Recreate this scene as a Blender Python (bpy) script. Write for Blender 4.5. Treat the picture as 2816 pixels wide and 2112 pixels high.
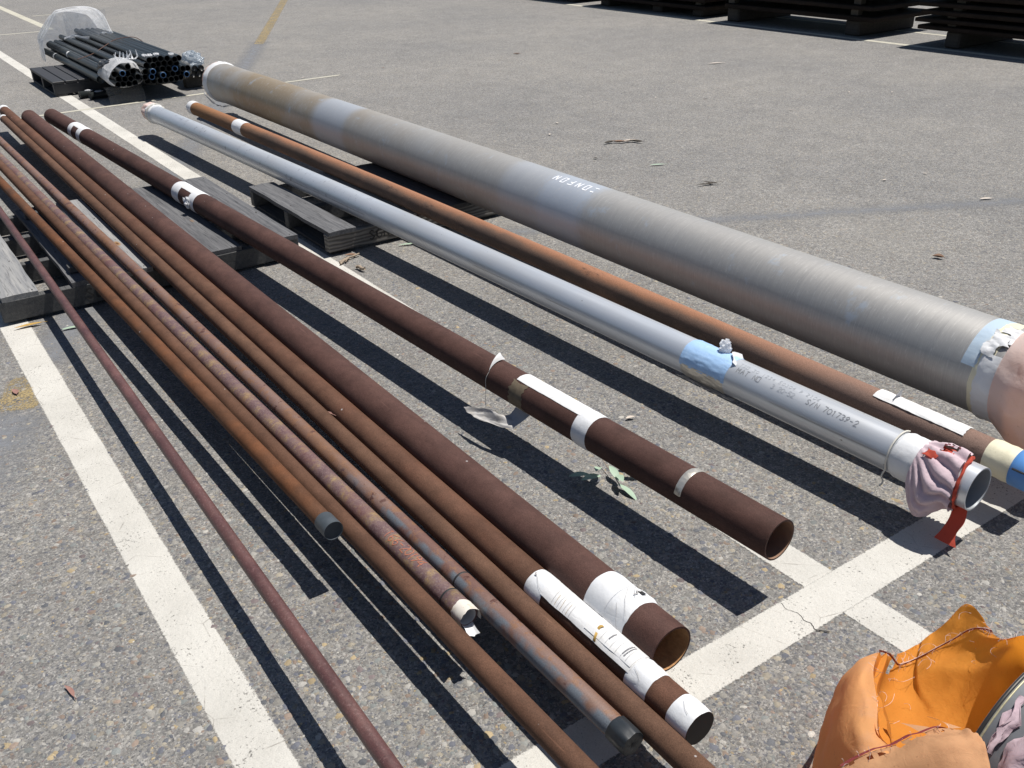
import bpy, bmesh, math, random
import numpy as np
from mathutils import Vector, Matrix, noise as mnoise

for o in list(bpy.data.objects): bpy.data.objects.remove(o, do_unlink=True)
S = bpy.context.scene
COL = S.collection
rnd = random.Random(7)
rad = math.radians

# ------------------------------------------------------------------ camera
CAM_H = 1.6
pit, rol, yaw = rad(27.797), rad(-1.4664), rad(34.451)
fw = Vector((math.sin(yaw)*math.cos(pit), math.cos(yaw)*math.cos(pit), -math.sin(pit)))
r0 = Vector((math.cos(yaw), -math.sin(yaw), 0)); u0 = r0.cross(fw)
rr = r0*math.cos(rol) + u0*math.sin(rol); uu = -r0*math.sin(rol) + u0*math.cos(rol)
cd = bpy.data.cameras.new('camera'); cam = bpy.data.objects.new('camera', cd); COL.objects.link(cam)
mw = Matrix.Identity(4)
for i in range(3):
    mw[i][0], mw[i][1], mw[i][2] = rr[i], uu[i], -fw[i]
mw[2][3] = CAM_H
cam.matrix_world = mw
cd.lens = 32.96; cd.sensor_width = 36; cd.clip_start = 0.05; cd.clip_end = 2000
S.camera = cam

# ------------------------------------------------------------------ light
SUN = Vector((0.32, -0.05, 1.0)).normalized()
w = bpy.data.worlds.new('World'); S.world = w; w.use_nodes = True
nt = w.node_tree; bg = nt.nodes['Background']
sky = nt.nodes.new('ShaderNodeTexSky'); sky.sky_type = 'NISHITA'; sky.sun_disc = False
sky.sun_elevation = math.asin(SUN.z); sky.sun_rotation = math.atan2(SUN.x, SUN.y)
sky.air_density = 1.0; sky.dust_density = 0.6; sky.ozone_density = 1.2
nt.links.new(sky.outputs[0], bg.inputs[0]); bg.inputs[1].default_value = 0.055
sd = bpy.data.lights.new('sun', 'SUN'); sd.energy = 4.6; sd.angle = rad(0.5); sd.color = (1.0, 0.955, 0.89)
so = bpy.data.objects.new('sun', sd); COL.objects.link(so); so.rotation_euler = SUN.to_track_quat('Z', 'Y').to_euler(); so.location = (3, 0, 8)
S.view_settings.view_transform = 'Standard'; S.view_settings.look = 'None'
S.view_settings.exposure = 0.35; S.view_settings.gamma = 1.0; S.view_settings.use_curve_mapping = False

# ------------------------------------------------------------------ material helpers
class Mat:
    def __init__(s, name, rough=0.8, metal=0.0, spec=0.5):
        s.m = bpy.data.materials.new(name); s.m.use_nodes = True
        s.t = s.m.node_tree; s.b = s.t.nodes['Principled BSDF']
        s.b.inputs['Roughness'].default_value = rough; s.b.inputs['Metallic'].default_value = metal
        s.b.inputs['Specular IOR Level'].default_value = spec
        s._c = None
    def n(s, typ, **kw):
        nd = s.t.nodes.new('ShaderNode' + typ)
        for k, v in kw.items():
            k2 = k.replace('_', ' ')
            hit = [i for i in nd.inputs if i.name == k2 and i.enabled] or [i for i in nd.inputs if i.name == k2]
            if hit: s.put(hit[0], v)
            else: setattr(nd, k, v)
        return nd
    def put(s, sock, v):
        if hasattr(v, 'is_output') or isinstance(v, bpy.types.NodeSocket): s.t.links.new(v, sock)
        elif isinstance(v, (tuple, list)) and len(v) == 3 and sock.type == 'RGBA': sock.default_value = (*v, 1)
        else: sock.default_value = v
    def obj(s):
        if s._c is None: s._c = s.n('TexCoord').outputs['Object']
        return s._c
    def map(s, scale=(1, 1, 1), loc=(0, 0, 0), rot=(0, 0, 0)):
        return s.n('Mapping', Vector=s.obj(), Scale=scale, Location=loc, Rotation=rot).outputs[0]
    def noise(s, scale, detail=4, rough=0.55, vec=None, dist=0.0):
        return s.n('TexNoise', Vector=vec or s.obj(), Scale=scale, Detail=detail, Roughness=rough, Distortion=dist).outputs['Fac']
    def vor(s, scale, vec=None, out='Distance', feature='F1', rand=1.0):
        return s.n('TexVoronoi', Vector=vec or s.obj(), Scale=scale, Randomness=rand, feature=feature).outputs[out]
    def ramp(s, fac, *stops, interp='LINEAR'):
        nd = s.n('ValToRGB', Fac=fac); cr = nd.color_ramp; cr.interpolation = interp
        while len(cr.elements) < len(stops): cr.elements.new(0.5)
        for e, (p, c) in zip(cr.elements, stops):
            e.position = p; e.color = (c, c, c, 1) if isinstance(c, (int, float)) else (*c, 1)
        return nd.outputs[0]
    def mix(s, fac, a, b, mode='MIX'):
        nd = s.t.nodes.new('ShaderNodeMix'); nd.data_type = 'RGBA'; nd.blend_type = mode
        s.put(nd.inputs[0], fac); s.put(nd.inputs[6], a); s.put(nd.inputs[7], b)
        return nd.outputs[2]
    def math(s, op, a, b=0.0, c=None):
        nd = s.n('Math', operation=op); s.put(nd.inputs[0], a); s.put(nd.inputs[1], b)
        if c is not None: s.put(nd.inputs[2], c)
        return nd.outputs[0]
    def xyz(s, vec=None):
        return s.n('SeparateXYZ', Vector=vec or s.obj()).outputs
    def col(s, c): s.put(s.b.inputs['Base Color'], c); return s
    def rough(s, c): s.put(s.b.inputs['Roughness'], c); return s
    def bump(s, h, strength=0.5, dist=0.002):
        s.t.links.new(s.n('Bump', Height=h, Strength=strength, Distance=dist).outputs[0], s.b.inputs['Normal']); return s
    def translucent(s, col, fac):
        tr = s.n('BsdfTranslucent', Color=col); mx = s.n('MixShader', Fac=fac)
        s.t.links.new(s.b.outputs[0], mx.inputs[1]); s.t.links.new(tr.outputs[0], mx.inputs[2])
        s.t.links.new(mx.outputs[0], s.t.nodes['Material Output'].inputs[0]); return s
    def seethrough(s, fac):
        tr = s.n('BsdfTransparent'); mx = s.n('MixShader', Fac=fac)
        s.t.links.new(s.b.outputs[0], mx.inputs[1]); s.t.links.new(tr.outputs[0], mx.inputs[2])
        s.t.links.new(mx.outputs[0], s.t.nodes['Material Output'].inputs[0]); return s

def plain(name, c, rough=0.7, metal=0.0, var=0.12, scale=60, bump=0.0):
    m = Mat(name, rough, metal)
    f = m.noise(scale, 4, 0.6)
    m.col(m.mix(f, tuple(x*(1-var) for x in c), tuple(min(1, x*(1+var)) for x in c)))
    if bump: m.bump(f, bump, 0.001)
    return m.m

# asphalt ------------------------------------------------------------
def asphalt_mat(name, tint=(1, 1, 1), smooth=False):
    m = Mat(name, 0.9, spec=0.25)
    xy = m.map((1, 1, 0.0))
    wob = m.n('TexNoise', Vector=xy, Scale=55, Detail=2).outputs['Color']
    va = m.n('VectorMath', operation='SCALE'); m.put(va.inputs[0], wob); va.inputs[3].default_value = 0.012
    vb = m.n('VectorMath', operation='ADD'); m.put(vb.inputs[0], xy); m.put(vb.inputs[1], va.outputs[0])
    v = vb.outputs[0]
    grit = m.noise(330, 3, 0.8, xy)
    sand = m.ramp(grit, (0.30, (0.055, 0.054, 0.052)), (0.45, (0.17, 0.165, 0.155)), (0.56, (0.275, 0.262, 0.24)), (0.70, (0.52, 0.49, 0.44)))
    cell = m.xyz(m.vor(210, v, 'Color'))[0]
    sand = m.mix(0.55, sand, m.ramp(cell, (0.0, (0.07, 0.07, 0.072)), (0.25, (0.16, 0.155, 0.148)), (0.6, (0.25, 0.24, 0.22)), (0.85, (0.34, 0.325, 0.30)), (1.0, (0.55, 0.52, 0.47))))
    stones = [(0.0, (0.22, 0.205, 0.185)), (0.10, (0.085, 0.09, 0.11)), (0.22, (0.27, 0.25, 0.22)), (0.34, (0.15, 0.145, 0.14)), (0.45, (0.33, 0.285, 0.215)),
              (0.55, (0.115, 0.12, 0.135)), (0.66, (0.30, 0.285, 0.265)), (0.78, (0.20, 0.155, 0.13)), (0.88, (0.17, 0.175, 0.18)), (0.95, (0.42, 0.37, 0.28))]
    c = sand
    for sc, thr, amt in ((58, 0.50, 0.85), (112, 0.36, 0.8)):
        cc = m.vor(sc, v, 'Color'); ch = m.xyz(cc)
        d = m.vor(sc, v, 'Distance')
        stone = m.ramp(ch[0], *stones, interp='CONSTANT')
        speck = m.mix(0.30, stone, sand)
        inside = m.ramp(d, (0.34, 1.0), (0.46, 0.0))
        pick = m.math('MULTIPLY', m.math('GREATER_THAN', ch[1], thr), inside)
        c = m.mix(m.math('MULTIPLY', pick, amt), c, speck)
    c = m.mix(1.0, c, m.ramp(m.noise(34, 2, 0.7, xy), (0.3, 0.84), (0.7, 1.15)), 'MULTIPLY')
    big = m.noise(0.55, 5, 0.6, xy); mid = m.noise(5, 4, 0.6, xy)
    c = m.mix(1.0, c, m.ramp(big, (0.3, (0.87, 0.88, 0.90)), (0.7, (1.09, 1.08, 1.06))), 'MULTIPLY')
    oil = m.ramp(m.noise(1.7, 4, 0.6, m.map((1, 1, 0), (11, 3, 0))), (0.62, 0.0), (0.74, 0.28)); c = m.mix(oil, c, (0.10, 0.10, 0.105))
    dust = m.ramp(m.noise(0.9, 5, 0.7, m.map((1, 1, 0), (4, 8, 0))), (0.55, 0.0), (0.72, 0.25)); c = m.mix(dust, c, (0.27, 0.255, 0.225))
    c = m.mix(1.0, c, m.ramp(mid, (0.3, 0.90), (0.7, 1.09)), 'MULTIPLY')
    c = m.mix(1.0, c, tint, 'MULTIPLY')
    m.col(c)
    h = m.math('ADD', m.math('MULTIPLY', m.vor(90, v), -0.8), m.math('MULTIPLY', grit, 0.9))
    m.bump(h, 0.35 if smooth else 0.75, 0.004)
    return m
M_ASPH = asphalt_mat('asphalt', (0.915, 0.925, 0.95)).m
def cover(m, thr, soft, k, sc=150, hole=None, top=1.0):
    """paint ends raggedly: alpha from the distance to the edge of the stripe plus grain"""
    e = m.xyz(m.n('VertexColor', layer_name='cov').outputs[0])[0]
    xy = m.map((1, 1, 0.0)); q = m.math('ADD', e, m.math('MULTIPLY', m.math('SUBTRACT', m.noise(sc, 3, 0.75, xy), 0.5), k))
    al = m.math('MULTIPLY', m.ramp(q, (max(0.0, thr-soft), 0.0), (min(1.0, thr+soft), 1.0)), top)
    if hole is not None: al = m.math('MULTIPLY', al, hole)
    m.seethrough(m.math('SUBTRACT', 1.0, al)); return m
def blackout_mat():
    m = Mat('painted_over_asphalt', 0.8, 0, 0.3); xy = m.map((1, 1, 0.0))
    g = m.noise(330, 3, 0.8, xy); c = m.ramp(g, (0.3, (0.16, 0.17, 0.19)), (0.7, (0.27, 0.28, 0.30)))
    m.col(c); m.bump(g, 0.4, 0.003)
    return cover(m, 0.5, 0.45, 0.9, 60, m.ramp(m.noise(14, 4, 0.7, xy), (0.3, 0.25), (0.65, 0.8))).m
M_BLACKOUT = blackout_mat()
def paint_mat(name, c1, c2, wear):
    m = Mat(name, 0.75, spec=0.3)
    xy = m.map((1, 1, 0.0)); g = m.noise(300, 3, 0.85, xy); p = m.noise(9, 5, 0.65, xy)
    c = m.mix(m.ramp(g, (0.25, 0.0), (0.75, 1.0)), c2, c1)
    c = m.mix(m.ramp(m.noise(3.5, 5, 0.65, xy), (0.40, 0.0), (0.75, 0.6)), c, tuple(x*0.84 for x in c2))
    holes = m.math('ADD', m.math('MULTIPLY', m.noise(115, 4, 0.75, xy), 0.75), m.math('MULTIPLY', p, 0.35))
    spots = m.ramp(m.vor(24, xy), (0.04, 1.0), (0.06, 0.0))
    c = m.mix(m.math('MULTIPLY', spots, 0.7), c, (0.10, 0.085, 0.06))
    crk = m.ramp(m.n('TexVoronoi', Vector=xy, Scale=7, feature='DISTANCE_TO_EDGE').outputs['Distance'], (0.004, 1.0), (0.010, 0.0))
    c = m.mix(m.math('MULTIPLY', crk, m.ramp(p, (0.52, 0.0), (0.62, 0.6))), c, (0.16, 0.14, 0.12))
    m.col(c); m.bump(m.math('ADD', g, m.math('MULTIPLY', m.vor(90, xy), -0.7)), 0.8, 0.003)
    return cover(m, 0.34, 0.07, 0.55, 140, m.ramp(holes, (wear, 0.0), (wear+0.05, 1.0))).m
M_WHITE = paint_mat('white_road_paint', (0.67, 0.655, 0.615), (0.44, 0.425, 0.385), 0.41)
M_WHITE_THIN = paint_mat('thin_white_road_paint', (0.56, 0.54, 0.46), (0.40, 0.38, 0.31), 0.41)
M_YELLOW = paint_mat('worn_yellow_road_paint', (0.40, 0.30, 0.14), (0.28, 0.225, 0.13), 0.52)

# rust ------------------------------------------------------------------
def rust_mat(name, a, b, fleck=None, grain=420, blot=7, rough=0.78, spec=0.14, amt=0.25):
    m = Mat(name, rough, 0.0, spec)
    g = m.noise(grain, 2, 0.7); bl = m.noise(blot, 5, 0.6); st = m.noise(22, 4, 0.6, m.map((1, 0.12, 1)))
    c = m.mix(m.ramp(bl, (0.35, 0.0), (0.65, 1.0)), a, b)
    c = m.mix(m.math('MULTIPLY', st, 0.35), c, tuple(x*0.72 for x in a))
    c = m.mix(1.0, c, m.ramp(g, (0.25, 0.62), (0.75, 1.38)), 'MULTIPLY')
    if fleck:
        c = m.mix(m.math('MULTIPLY', m.ramp(m.noise(140, 4, 0.75), (0.56, 0.0), (0.66, 1.0)), amt), c, fleck)
    lon = m.noise(1.3, 3, 0.6, m.map((1, 1, 1), (2, 9, 4))); c = m.mix(1.0, c, m.ramp(lon, (0.3, 0.84), (0.7, 1.14)), 'MULTIPLY')
    pit = m.ramp(m.noise(75, 5, 0.8, m.map((1, 0.7, 1), (6, 1, 3))), (0.60, 0.0), (0.72, 0.55)); c = m.mix(pit, c, tuple(x*0.5 for x in a))
    scr = m.ramp(m.noise(1.0, 2, 0.6, m.map((130, 5, 130))), (0.70, 0.0), (0.76, 0.35)); c = m.mix(scr, c, tuple(min(1, x*1.9) for x in b))
    dot = m.math('MULTIPLY', m.ramp(m.vor(9, m.map((1, 1, 1), (.3, .7, .1))), (0.022, 1.0), (0.034, 0.0)), 0.8); c = m.mix(dot, c, (0.42, 0.40, 0.40))
    blo = m.noise(17, 5, 0.72, m.map((1, 0.55, 1), (1, 5, 8))); c = m.mix(1.0, c, m.ramp(blo, (0.34, 0.80), (0.5, 1.0), (0.66, 1.20)), 'MULTIPLY')
    dst = m.ramp(m.noise(2.6, 5, 0.7, m.map((1, 0.5, 1), (7, 2, 5))), (0.56, 0.0), (0.72, 0.30)); c = m.mix(dst, c, tuple(min(1, x*1.35+.015) for x in b))
    run = m.ramp(m.noise(1.0, 4, 0.7, m.map((7, 34, 2.5), (3, 0, 1))), (0.60, 0.0), (0.72, 0.35)); c = m.mix(run, c, tuple(x*0.55 for x in a))
    m.col(c); m.bump(m.math('ADD', g, m.math('MULTIPLY', m.noise(60, 4, 0.7), 1.5)), 0.4, 0.0010)
    m.rough(m.ramp(bl, (0.3, rough-0.08), (0.7, rough+0.1)))
    return m
M_R1 = rust_mat('dark_red_rust', (0.085, 0.036, 0.034), (0.12, 0.055, 0.048), (0.24, 0.15, 0.14), rough=0.5, spec=0.6, amt=0.5).m
M_R2 = rust_mat('orange_rust', (0.105, 0.052, 0.030), (0.140, 0.058, 0.027), rough=0.7).m
M_R3 = rust_mat('brown_rust', (0.098, 0.052, 0.034), (0.112, 0.058, 0.037), rough=0.75).m
M_R6 = rust_mat('tan_brown_rust', (0.104, 0.057, 0.038), (0.118, 0.065, 0.042), rough=0.75).m
M_R7 = rust_mat('warm_brown_rust', (0.112, 0.055, 0.036), (0.106, 0.058, 0.039), rough=0.72).m
M_R8 = rust_mat('deep_brown_rust', (0.080, 0.042, 0.035), (0.092, 0.049, 0.040), rough=0.66).m
M_R9 = rust_mat('dark_umber_rust', (0.070, 0.037, 0.030), (0.084, 0.045, 0.038), rough=0.66).m
def mottled():
    m = Mat('purple_mottled_rust', 0.6, 0.0, 0.5)
    wv = m.n('TexWave', Vector=m.map((0.9, 1, 0.9)), Scale=3.1, Distortion=7.0, Detail=4.0, wave_type='BANDS', bands_direction='Y').outputs['Fac']
    wv.node.inputs['Detail Scale'].default_value = 3.0; wv.node.inputs['Detail Roughness'].default_value = 0.7
    fine = m.noise(60, 5, 0.8); f2 = m.noise(230, 3, 0.75); pat = m.noise(13, 4, 0.7, m.map((1, 0.7, 1), (2, 0, 5)))
    k = m.math('ADD', m.math('MULTIPLY', wv, 0.10), m.math('ADD', m.math('MULTIPLY', fine, 0.66), m.math('MULTIPLY', pat, 0.56)))
    c = m.ramp(k, (0.46, (0.080, 0.042, 0.044)), (0.62, (0.125, 0.072, 0.072)), (0.72, (0.165, 0.105, 0.075)), (0.80, (0.235, 0.155, 0.075)), (0.92, (0.29, 0.20, 0.10)))
    c = m.mix(m.math('MULTIPLY', m.ramp(f2, (0.52, 0.0), (0.68, 1.0)), 0.45), c, (0.30, 0.24, 0.22))
    red = m.ramp(m.noise(5, 4, 0.6, m.map((1, 0.6, 1), (3, 1, 0))), (0.52, 0.0), (0.62, 1.0))
    c = m.mix(m.math('MULTIPLY', red, 0.45), c, (0.125, 0.045, 0.034))
    m.col(c); m.bump(m.math('ADD', k, m.math('MULTIPLY', f2, 0.5)), 0.5, 0.0015); return m.m
M_R4 = mottled()
def patchy():
    m = Mat('patchy_rust', 0.62, 0.0, 0.5)
    a = m.noise(4.5, 5, 0.65, m.map((1, 0.45, 1))); b = m.noise(28, 5, 0.75); g = m.noise(330, 2, 0.7)
    c = m.ramp(a, (0.36, (0.15, 0.072, 0.035)), (0.5, (0.17, 0.105, 0.085)), (0.66, (0.13, 0.066, 0.052)))
    c = m.mix(m.ramp(b, (0.52, 0.0), (0.60, 0.8)), c, (0.19, 0.095, 0.05))
    c = m.mix(m.ramp(m.noise(19, 4, 0.7, m.map((1, 1, 1), (5, 2, 1))), (0.60, 0.0), (0.64, 0.95)), c, (0.075, 0.030, 0.022))
    # bare blue-grey mill scale low on the near side of the near end
    sp = m.xyz()
    msk = m.math('MULTIPLY', m.ramp(sp[1], (0.0, 1.0), (1.0, 1.0)), m.ramp(m.math('MULTIPLY', sp[1], 0.5), (0.48, 1.0), (0.62, 0.0)))
    side = m.math('MULTIPLY', m.ramp(m.math('MULTIPLY_ADD', sp[0], -20.0, 0.5), (0.62, 0.0), (0.74, 1.0)), m.ramp(m.math('MULTIPLY_ADD', sp[2], 20.0, -2.5), (0.35, 0.0), (0.5, 1.0)))
    blo = m.ramp(m.noise(16, 3, 0.5, m.map((1, 1, 1), (1, 7, 3))), (0.42, 0.0), (0.56, 1.0))
    c = m.mix(m.math('MULTIPLY', m.math('MULTIPLY', msk, side), blo), c, (0.115, 0.13, 0.15))
    c = m.mix(1.0, c, m.ramp(g, (0.25, 0.78), (0.75, 1.22)), 'MULTIPLY')
    m.col(c); m.bump(m.math('ADD', b, g), 0.4, 0.001); return m.m
M_R5 = patchy()
def two_tone():
    m = Mat('bright_orange_rust', 0.8, 0.0, 0.15)
    g = m.noise(380, 2, 0.75); b = m.noise(6, 5, 0.65, m.map((1, 0.35, 1)))
    sp = m.xyz()
    # dark brown towards the left half, brighter orange towards the right
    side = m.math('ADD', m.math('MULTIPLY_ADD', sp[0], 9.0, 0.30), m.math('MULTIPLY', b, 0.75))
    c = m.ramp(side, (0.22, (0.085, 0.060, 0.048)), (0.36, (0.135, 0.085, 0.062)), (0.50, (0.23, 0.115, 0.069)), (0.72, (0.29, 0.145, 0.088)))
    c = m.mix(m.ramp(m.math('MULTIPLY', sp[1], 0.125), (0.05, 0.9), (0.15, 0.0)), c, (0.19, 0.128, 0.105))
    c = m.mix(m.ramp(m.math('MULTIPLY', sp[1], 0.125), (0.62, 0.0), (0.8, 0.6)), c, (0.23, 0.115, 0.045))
    blk = m.ramp(m.noise(10, 5, 0.75, m.map((1, 0.3, 1), (2, 3, 4))), (0.60, 0.0), (0.68, 0.85))
    c = m.mix(blk, c, (0.05, 0.035, 0.03))
    c = m.mix(1.0, c, m.ramp(g, (0.25, 0.62), (0.75, 1.42)), 'MULTIPLY')
    m.col(c); m.bump(g, 0.5, 0.001); return m.m
M_R11 = two_tone()
def galv():
    m = Mat('bare_silver_steel', 0.36, 0.45, 0.5)
    st = m.noise(30, 4, 0.6, m.map((1, 0.05, 1))); bl = m.noise(2.3, 4, 0.6)
    c = m.mix(st, (0.50, 0.53, 0.575), (0.60, 0.63, 0.67))
    c = m.mix(m.ramp(bl, (0.4, 0.0), (0.75, 0.4)), c, (0.52, 0.50, 0.46))
    spots = m.ramp(m.vor(24, m.map((1, 0.6, 1))), (0.03, 1.0), (0.07, 0.0))
    c = m.mix(m.math('MULTIPLY', spots, m.ramp(m.noise(4, 2), (0.45, 0.0), (0.6, 0.8))), c, (0.10, 0.09, 0.08))
    # scuff marks wound round the far half
    sc = m.ramp(m.noise(3.0, 5, 0.8, m.map((6, 9, 6))), (0.60, 0.0), (0.64, 1.0))
    far = m.ramp(m.math('MULTIPLY', m.xyz()[1], 0.125), (0.34, 0.0), (0.5, 0.75))
    c = m.mix(m.math('MULTIPLY', sc, far), c, (0.24, 0.24, 0.25))
    ln = m.ramp(m.math('ABSOLUTE', m.math('ADD', m.math('ADD', m.xyz()[2], -0.193), m.math('MULTIPLY', m.noise(2, 2), 0.006))), (0.0012, 1.0), (0.003, 0.0))
    c = m.mix(m.math('MULTIPLY', ln, m.ramp(m.noise(3, 3), (0.5, 0.0), (0.6, 0.6))), c, (0.14, 0.13, 0.12))
    m.col(c); m.rough(m.ramp(st, (0.3, 0.30), (0.7, 0.44))); m.bump(st, 0.05, 0.001); return m.m
M_SILVER = galv()
def machined():
    m = Mat('machined_grey_steel', 0.45, 0.45, 0.5)
    ring = m.noise(1.0, 3, 0.65, m.map((2.2, 420, 2.2)))       # lay of the grinding belt, round the pipe
    ring2 = m.noise(1.0, 2, 0.6, m.map((9, 520, 9)))
    bl = m.noise(1.1, 5, 0.65, m.map((1, 1, 1))); fl = m.noise(1.0, 4, 0.75, m.map((26, 210, 26)))
    c = m.mix(ring, (0.29, 0.287, 0.28), (0.42, 0.415, 0.405))
    c = m.mix(m.ramp(ring2, (0.35, 0.0), (0.7, 0.55)), c, (0.48, 0.47, 0.45))
    sy = m.math('MULTIPLY', m.xyz()[1], 0.125)
    # rust film from weather, stronger towards the far end
    far = m.ramp(sy, (0.28, 0.08), (0.50, 0.35), (0.66, 0.85), (0.85, 1.0))
    c = m.mix(m.math('MULTIPLY', m.ramp(bl, (0.34, 0.0), (0.56, 1.0)), far), c, (0.30, 0.225, 0.135))
    # polished bluish bands
    for p, wd, am in ((0.267, 0.022, 0.9), (0.560, 0.030, 0.75), (0.305, 0.02, 0.45)):
        b = m.ramp(m.math('ADD', m.math('ABSOLUTE', m.math('SUBTRACT', sy, p)), m.math('MULTIPLY', m.math('SUBTRACT', fl, 0.5), 0.02)), (wd*0.75, am), (wd*1.1, 0.0))
        c = m.mix(b, c, (0.43, 0.47, 0.53))
    c = m.mix(m.ramp(m.noise(7, 5, 0.7, m.map((1, 1.2, 1), (4, 4, 4))), (0.60, 0.0), (0.68, 0.6)), c, (0.42, 0.48, 0.55))
    c = m.mix(m.ramp(fl, (0.56, 0.0), (0.68, 0.65)), c, (0.56, 0.55, 0.53))
    m.col(c); m.rough(m.ramp(ring, (0.3, 0.42), (0.7, 0.58))); m.bump(m.math('ADD', ring, m.math('MULTIPLY', ring2, 0.6)), 0.22, 0.001); return m.m
M_GREY = machined()
def inner():
    m = Mat('bore_rust', 0.85); b = m.noise(30, 5, 0.75, m.map((1, 0.6, 1)))
    m.col(m.ramp(b, (0.3, (0.24, 0.12, 0.05)), (0.55, (0.42, 0.23, 0.10)), (0.75, (0.58, 0.36, 0.18)))); m.bump(b, 0.6, 0.002); return m.m
M_BORE = inner()
M_BORE_DARK = plain('dark_bore', (0.22, 0.13, 0.085), 0.8, 0, 0.3, 40)
M_BORE_SILVER = plain('bright_bore', (0.42, 0.45, 0.48), 0.4, 0.5, 0.1, 20)
def tape(name, c, dirt=(0.55, 0.50, 0.40), amt=0.35, rough=0.55):
    m = Mat(name, rough, 0, 0.4)
    b = m.noise(24, 5, 0.7); g = m.noise(120, 3, 0.7)
    v = m.n('VectorMath', operation='ADD'); m.put(v.inputs[0], m.map((1, 0.55, 1))); sc = m.n('VectorMath', operation='SCALE'); m.put(sc.inputs[0], m.n('TexNoise', Vector=m.obj(), Scale=30.0).outputs['Color']); sc.inputs[3].default_value = 0.03; m.put(v.inputs[1], sc.outputs[0])
    cr = m.n('TexVoronoi', Vector=v.outputs[0], Scale=26, feature='DISTANCE_TO_EDGE').outputs['Distance']; gate = m.ramp(m.noise(9, 3, 0.6), (0.52, 0.0), (0.66, 1.0))
    k = m.mix(m.ramp(b, (0.52, 0.0), (0.75, amt)), c, dirt)
    k = m.mix(m.ramp(g, (0.62, 0.0), (0.74, amt)), k, tuple(x*0.8 for x in dirt))
    k = m.mix(m.math('MULTIPLY', m.ramp(cr, (0.008, 0.22), (0.02, 0.0)), gate), k, tuple(x*0.5 for x in dirt))  # crease lines darkened in the colour to suggest their shadow
    m.col(k); m.bump(m.math('ADD', b, m.math('MULTIPLY', m.math('MULTIPLY', m.ramp(cr, (0.0, 0.0), (0.10, 1.0)), gate), 0.22)), 0.4, 0.004); return m.m
M_TAPE = tape('white_tape', (0.64, 0.65, 0.665), amt=0.22)
M_PAPER = tape('white_paper_label', (0.65, 0.65, 0.65), (0.56, 0.50, 0.36), 0.3)
M_CREAM = tape('cream_tape', (0.66, 0.62, 0.46), (0.5, 0.46, 0.32), 0.5)
M_BLUE_TAPE = tape('pale_blue_tape', (0.33, 0.50, 0.74), (0.55, 0.66, 0.8), 0.45, 0.4)
M_FOIL = plain('foil_tape', (0.55, 0.52, 0.46), 0.35, 0.6, 0.3, 60, 0.8)
M_PALE_BLUE = tape('faded_blue_tape', (0.40, 0.50, 0.60), (0.6, 0.62, 0.6), 0.3)
M_RESIDUE = plain('brown_tape_residue', (0.13, 0.10, 0.065), 0.7, 0, 0.5, 70)
M_CAP_GREY = plain('dark_grey_plastic_cap', (0.055, 0.065, 0.075), 0.5, 0, 0.35, 40, 0.2)
M_CAP_BLACK = plain('black_plastic_cap', (0.022, 0.026, 0.030), 0.42, 0, 0.4, 40, 0.3)
M_PLUG = plain('black_end_plug', (0.018, 0.018, 0.019), 0.6, 0, 0.3, 50)
M_CAP_BLUE = plain('blue_plastic_cap', (0.10, 0.27, 0.60), 0.45, 0, 0.1, 30)
M_BLACK = plain('black_polymer_coating', (0.020, 0.024, 0.025), 0.38, 0, 0.3, 25)
M_BLUE_RIM = plain('blue_lining', (0.03, 0.09, 0.20), 0.45)
M_DARK_HOLE = plain('dark_lining_shade', (0.008, 0.009, 0.011), 0.7)  # near-black colour that carries the shade inside open pipe ends
M_BLACK_PALLET = plain('black_plastic_pallet', (0.030, 0.030, 0.033), 0.55, 0, 0.25, 30, 0.2)
M_WIRE = plain('rusty_tie_wire', (0.10, 0.045, 0.03), 0.7)
M_CHALK = plain('white_paint_marker', (0.78, 0.80, 0.84), 0.7)
M_ORANGE_CHALK = plain('orange_chalk', (0.40, 0.14, 0.08), 0.9, 0, 0.6, 300)
M_INK = plain('dark_ink', (0.20, 0.21, 0.23), 0.6, 0, 0.6, 260)
M_FAINT_INK = plain('faded_ink', (0.38, 0.40, 0.43), 0.5, 0.3, 0.3, 200)
M_PRINT = plain('label_print', (0.16, 0.16, 0.17), 0.8)
M_STENCIL = plain('black_stencil', (0.035, 0.034, 0.034), 0.85, 0, 0.5, 200)
M_STRING = plain('white_string', (0.6, 0.58, 0.52), 0.9)
def wood(name, a, b, knots=True, grain=55):
    m = Mat(name, 0.85, 0, 0.25)
    g = m.noise(1.0, 5, 0.65, m.map((grain, 2.2, grain)), 0.4); f = m.noise(1.0, 3, 0.6, m.map((240, 9, 240)))
    c = m.mix(m.ramp(g, (0.32, 0.0), (0.68, 1.0)), a, b)
    c = m.mix(m.ramp(f, (0.55, 0.0), (0.68, 0.75)), c, tuple(x*0.35 for x in a))
    if knots:
        k = m.vor(2.6, m.map((2.2, 0.75, 0.3))); c = m.mix(m.ramp(k, (0.05, 0.9), (0.10, 0.0)), c, (0.26, 0.14, 0.05))
        c = m.mix(m.ramp(k, (0.03, 1.0), (0.05, 0.0)), c, (0.10, 0.05, 0.025))
    m.col(c); m.bump(m.math('ADD', g, f), 0.5, 0.002); return m.m
M_WOOD_PALE = wood('pale_weathered_wood', (0.17, 0.175, 0.185), (0.30, 0.295, 0.285))
M_WOOD = wood('grey_weathered_wood', (0.070, 0.072, 0.078), (0.155, 0.155, 0.16))
M_WOOD_DARK = wood('dark_shaded_weathered_wood', (0.062, 0.064, 0.068), (0.11, 0.11, 0.108), False)  # dark wood; also stands in for shade on the left pallet's front
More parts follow.
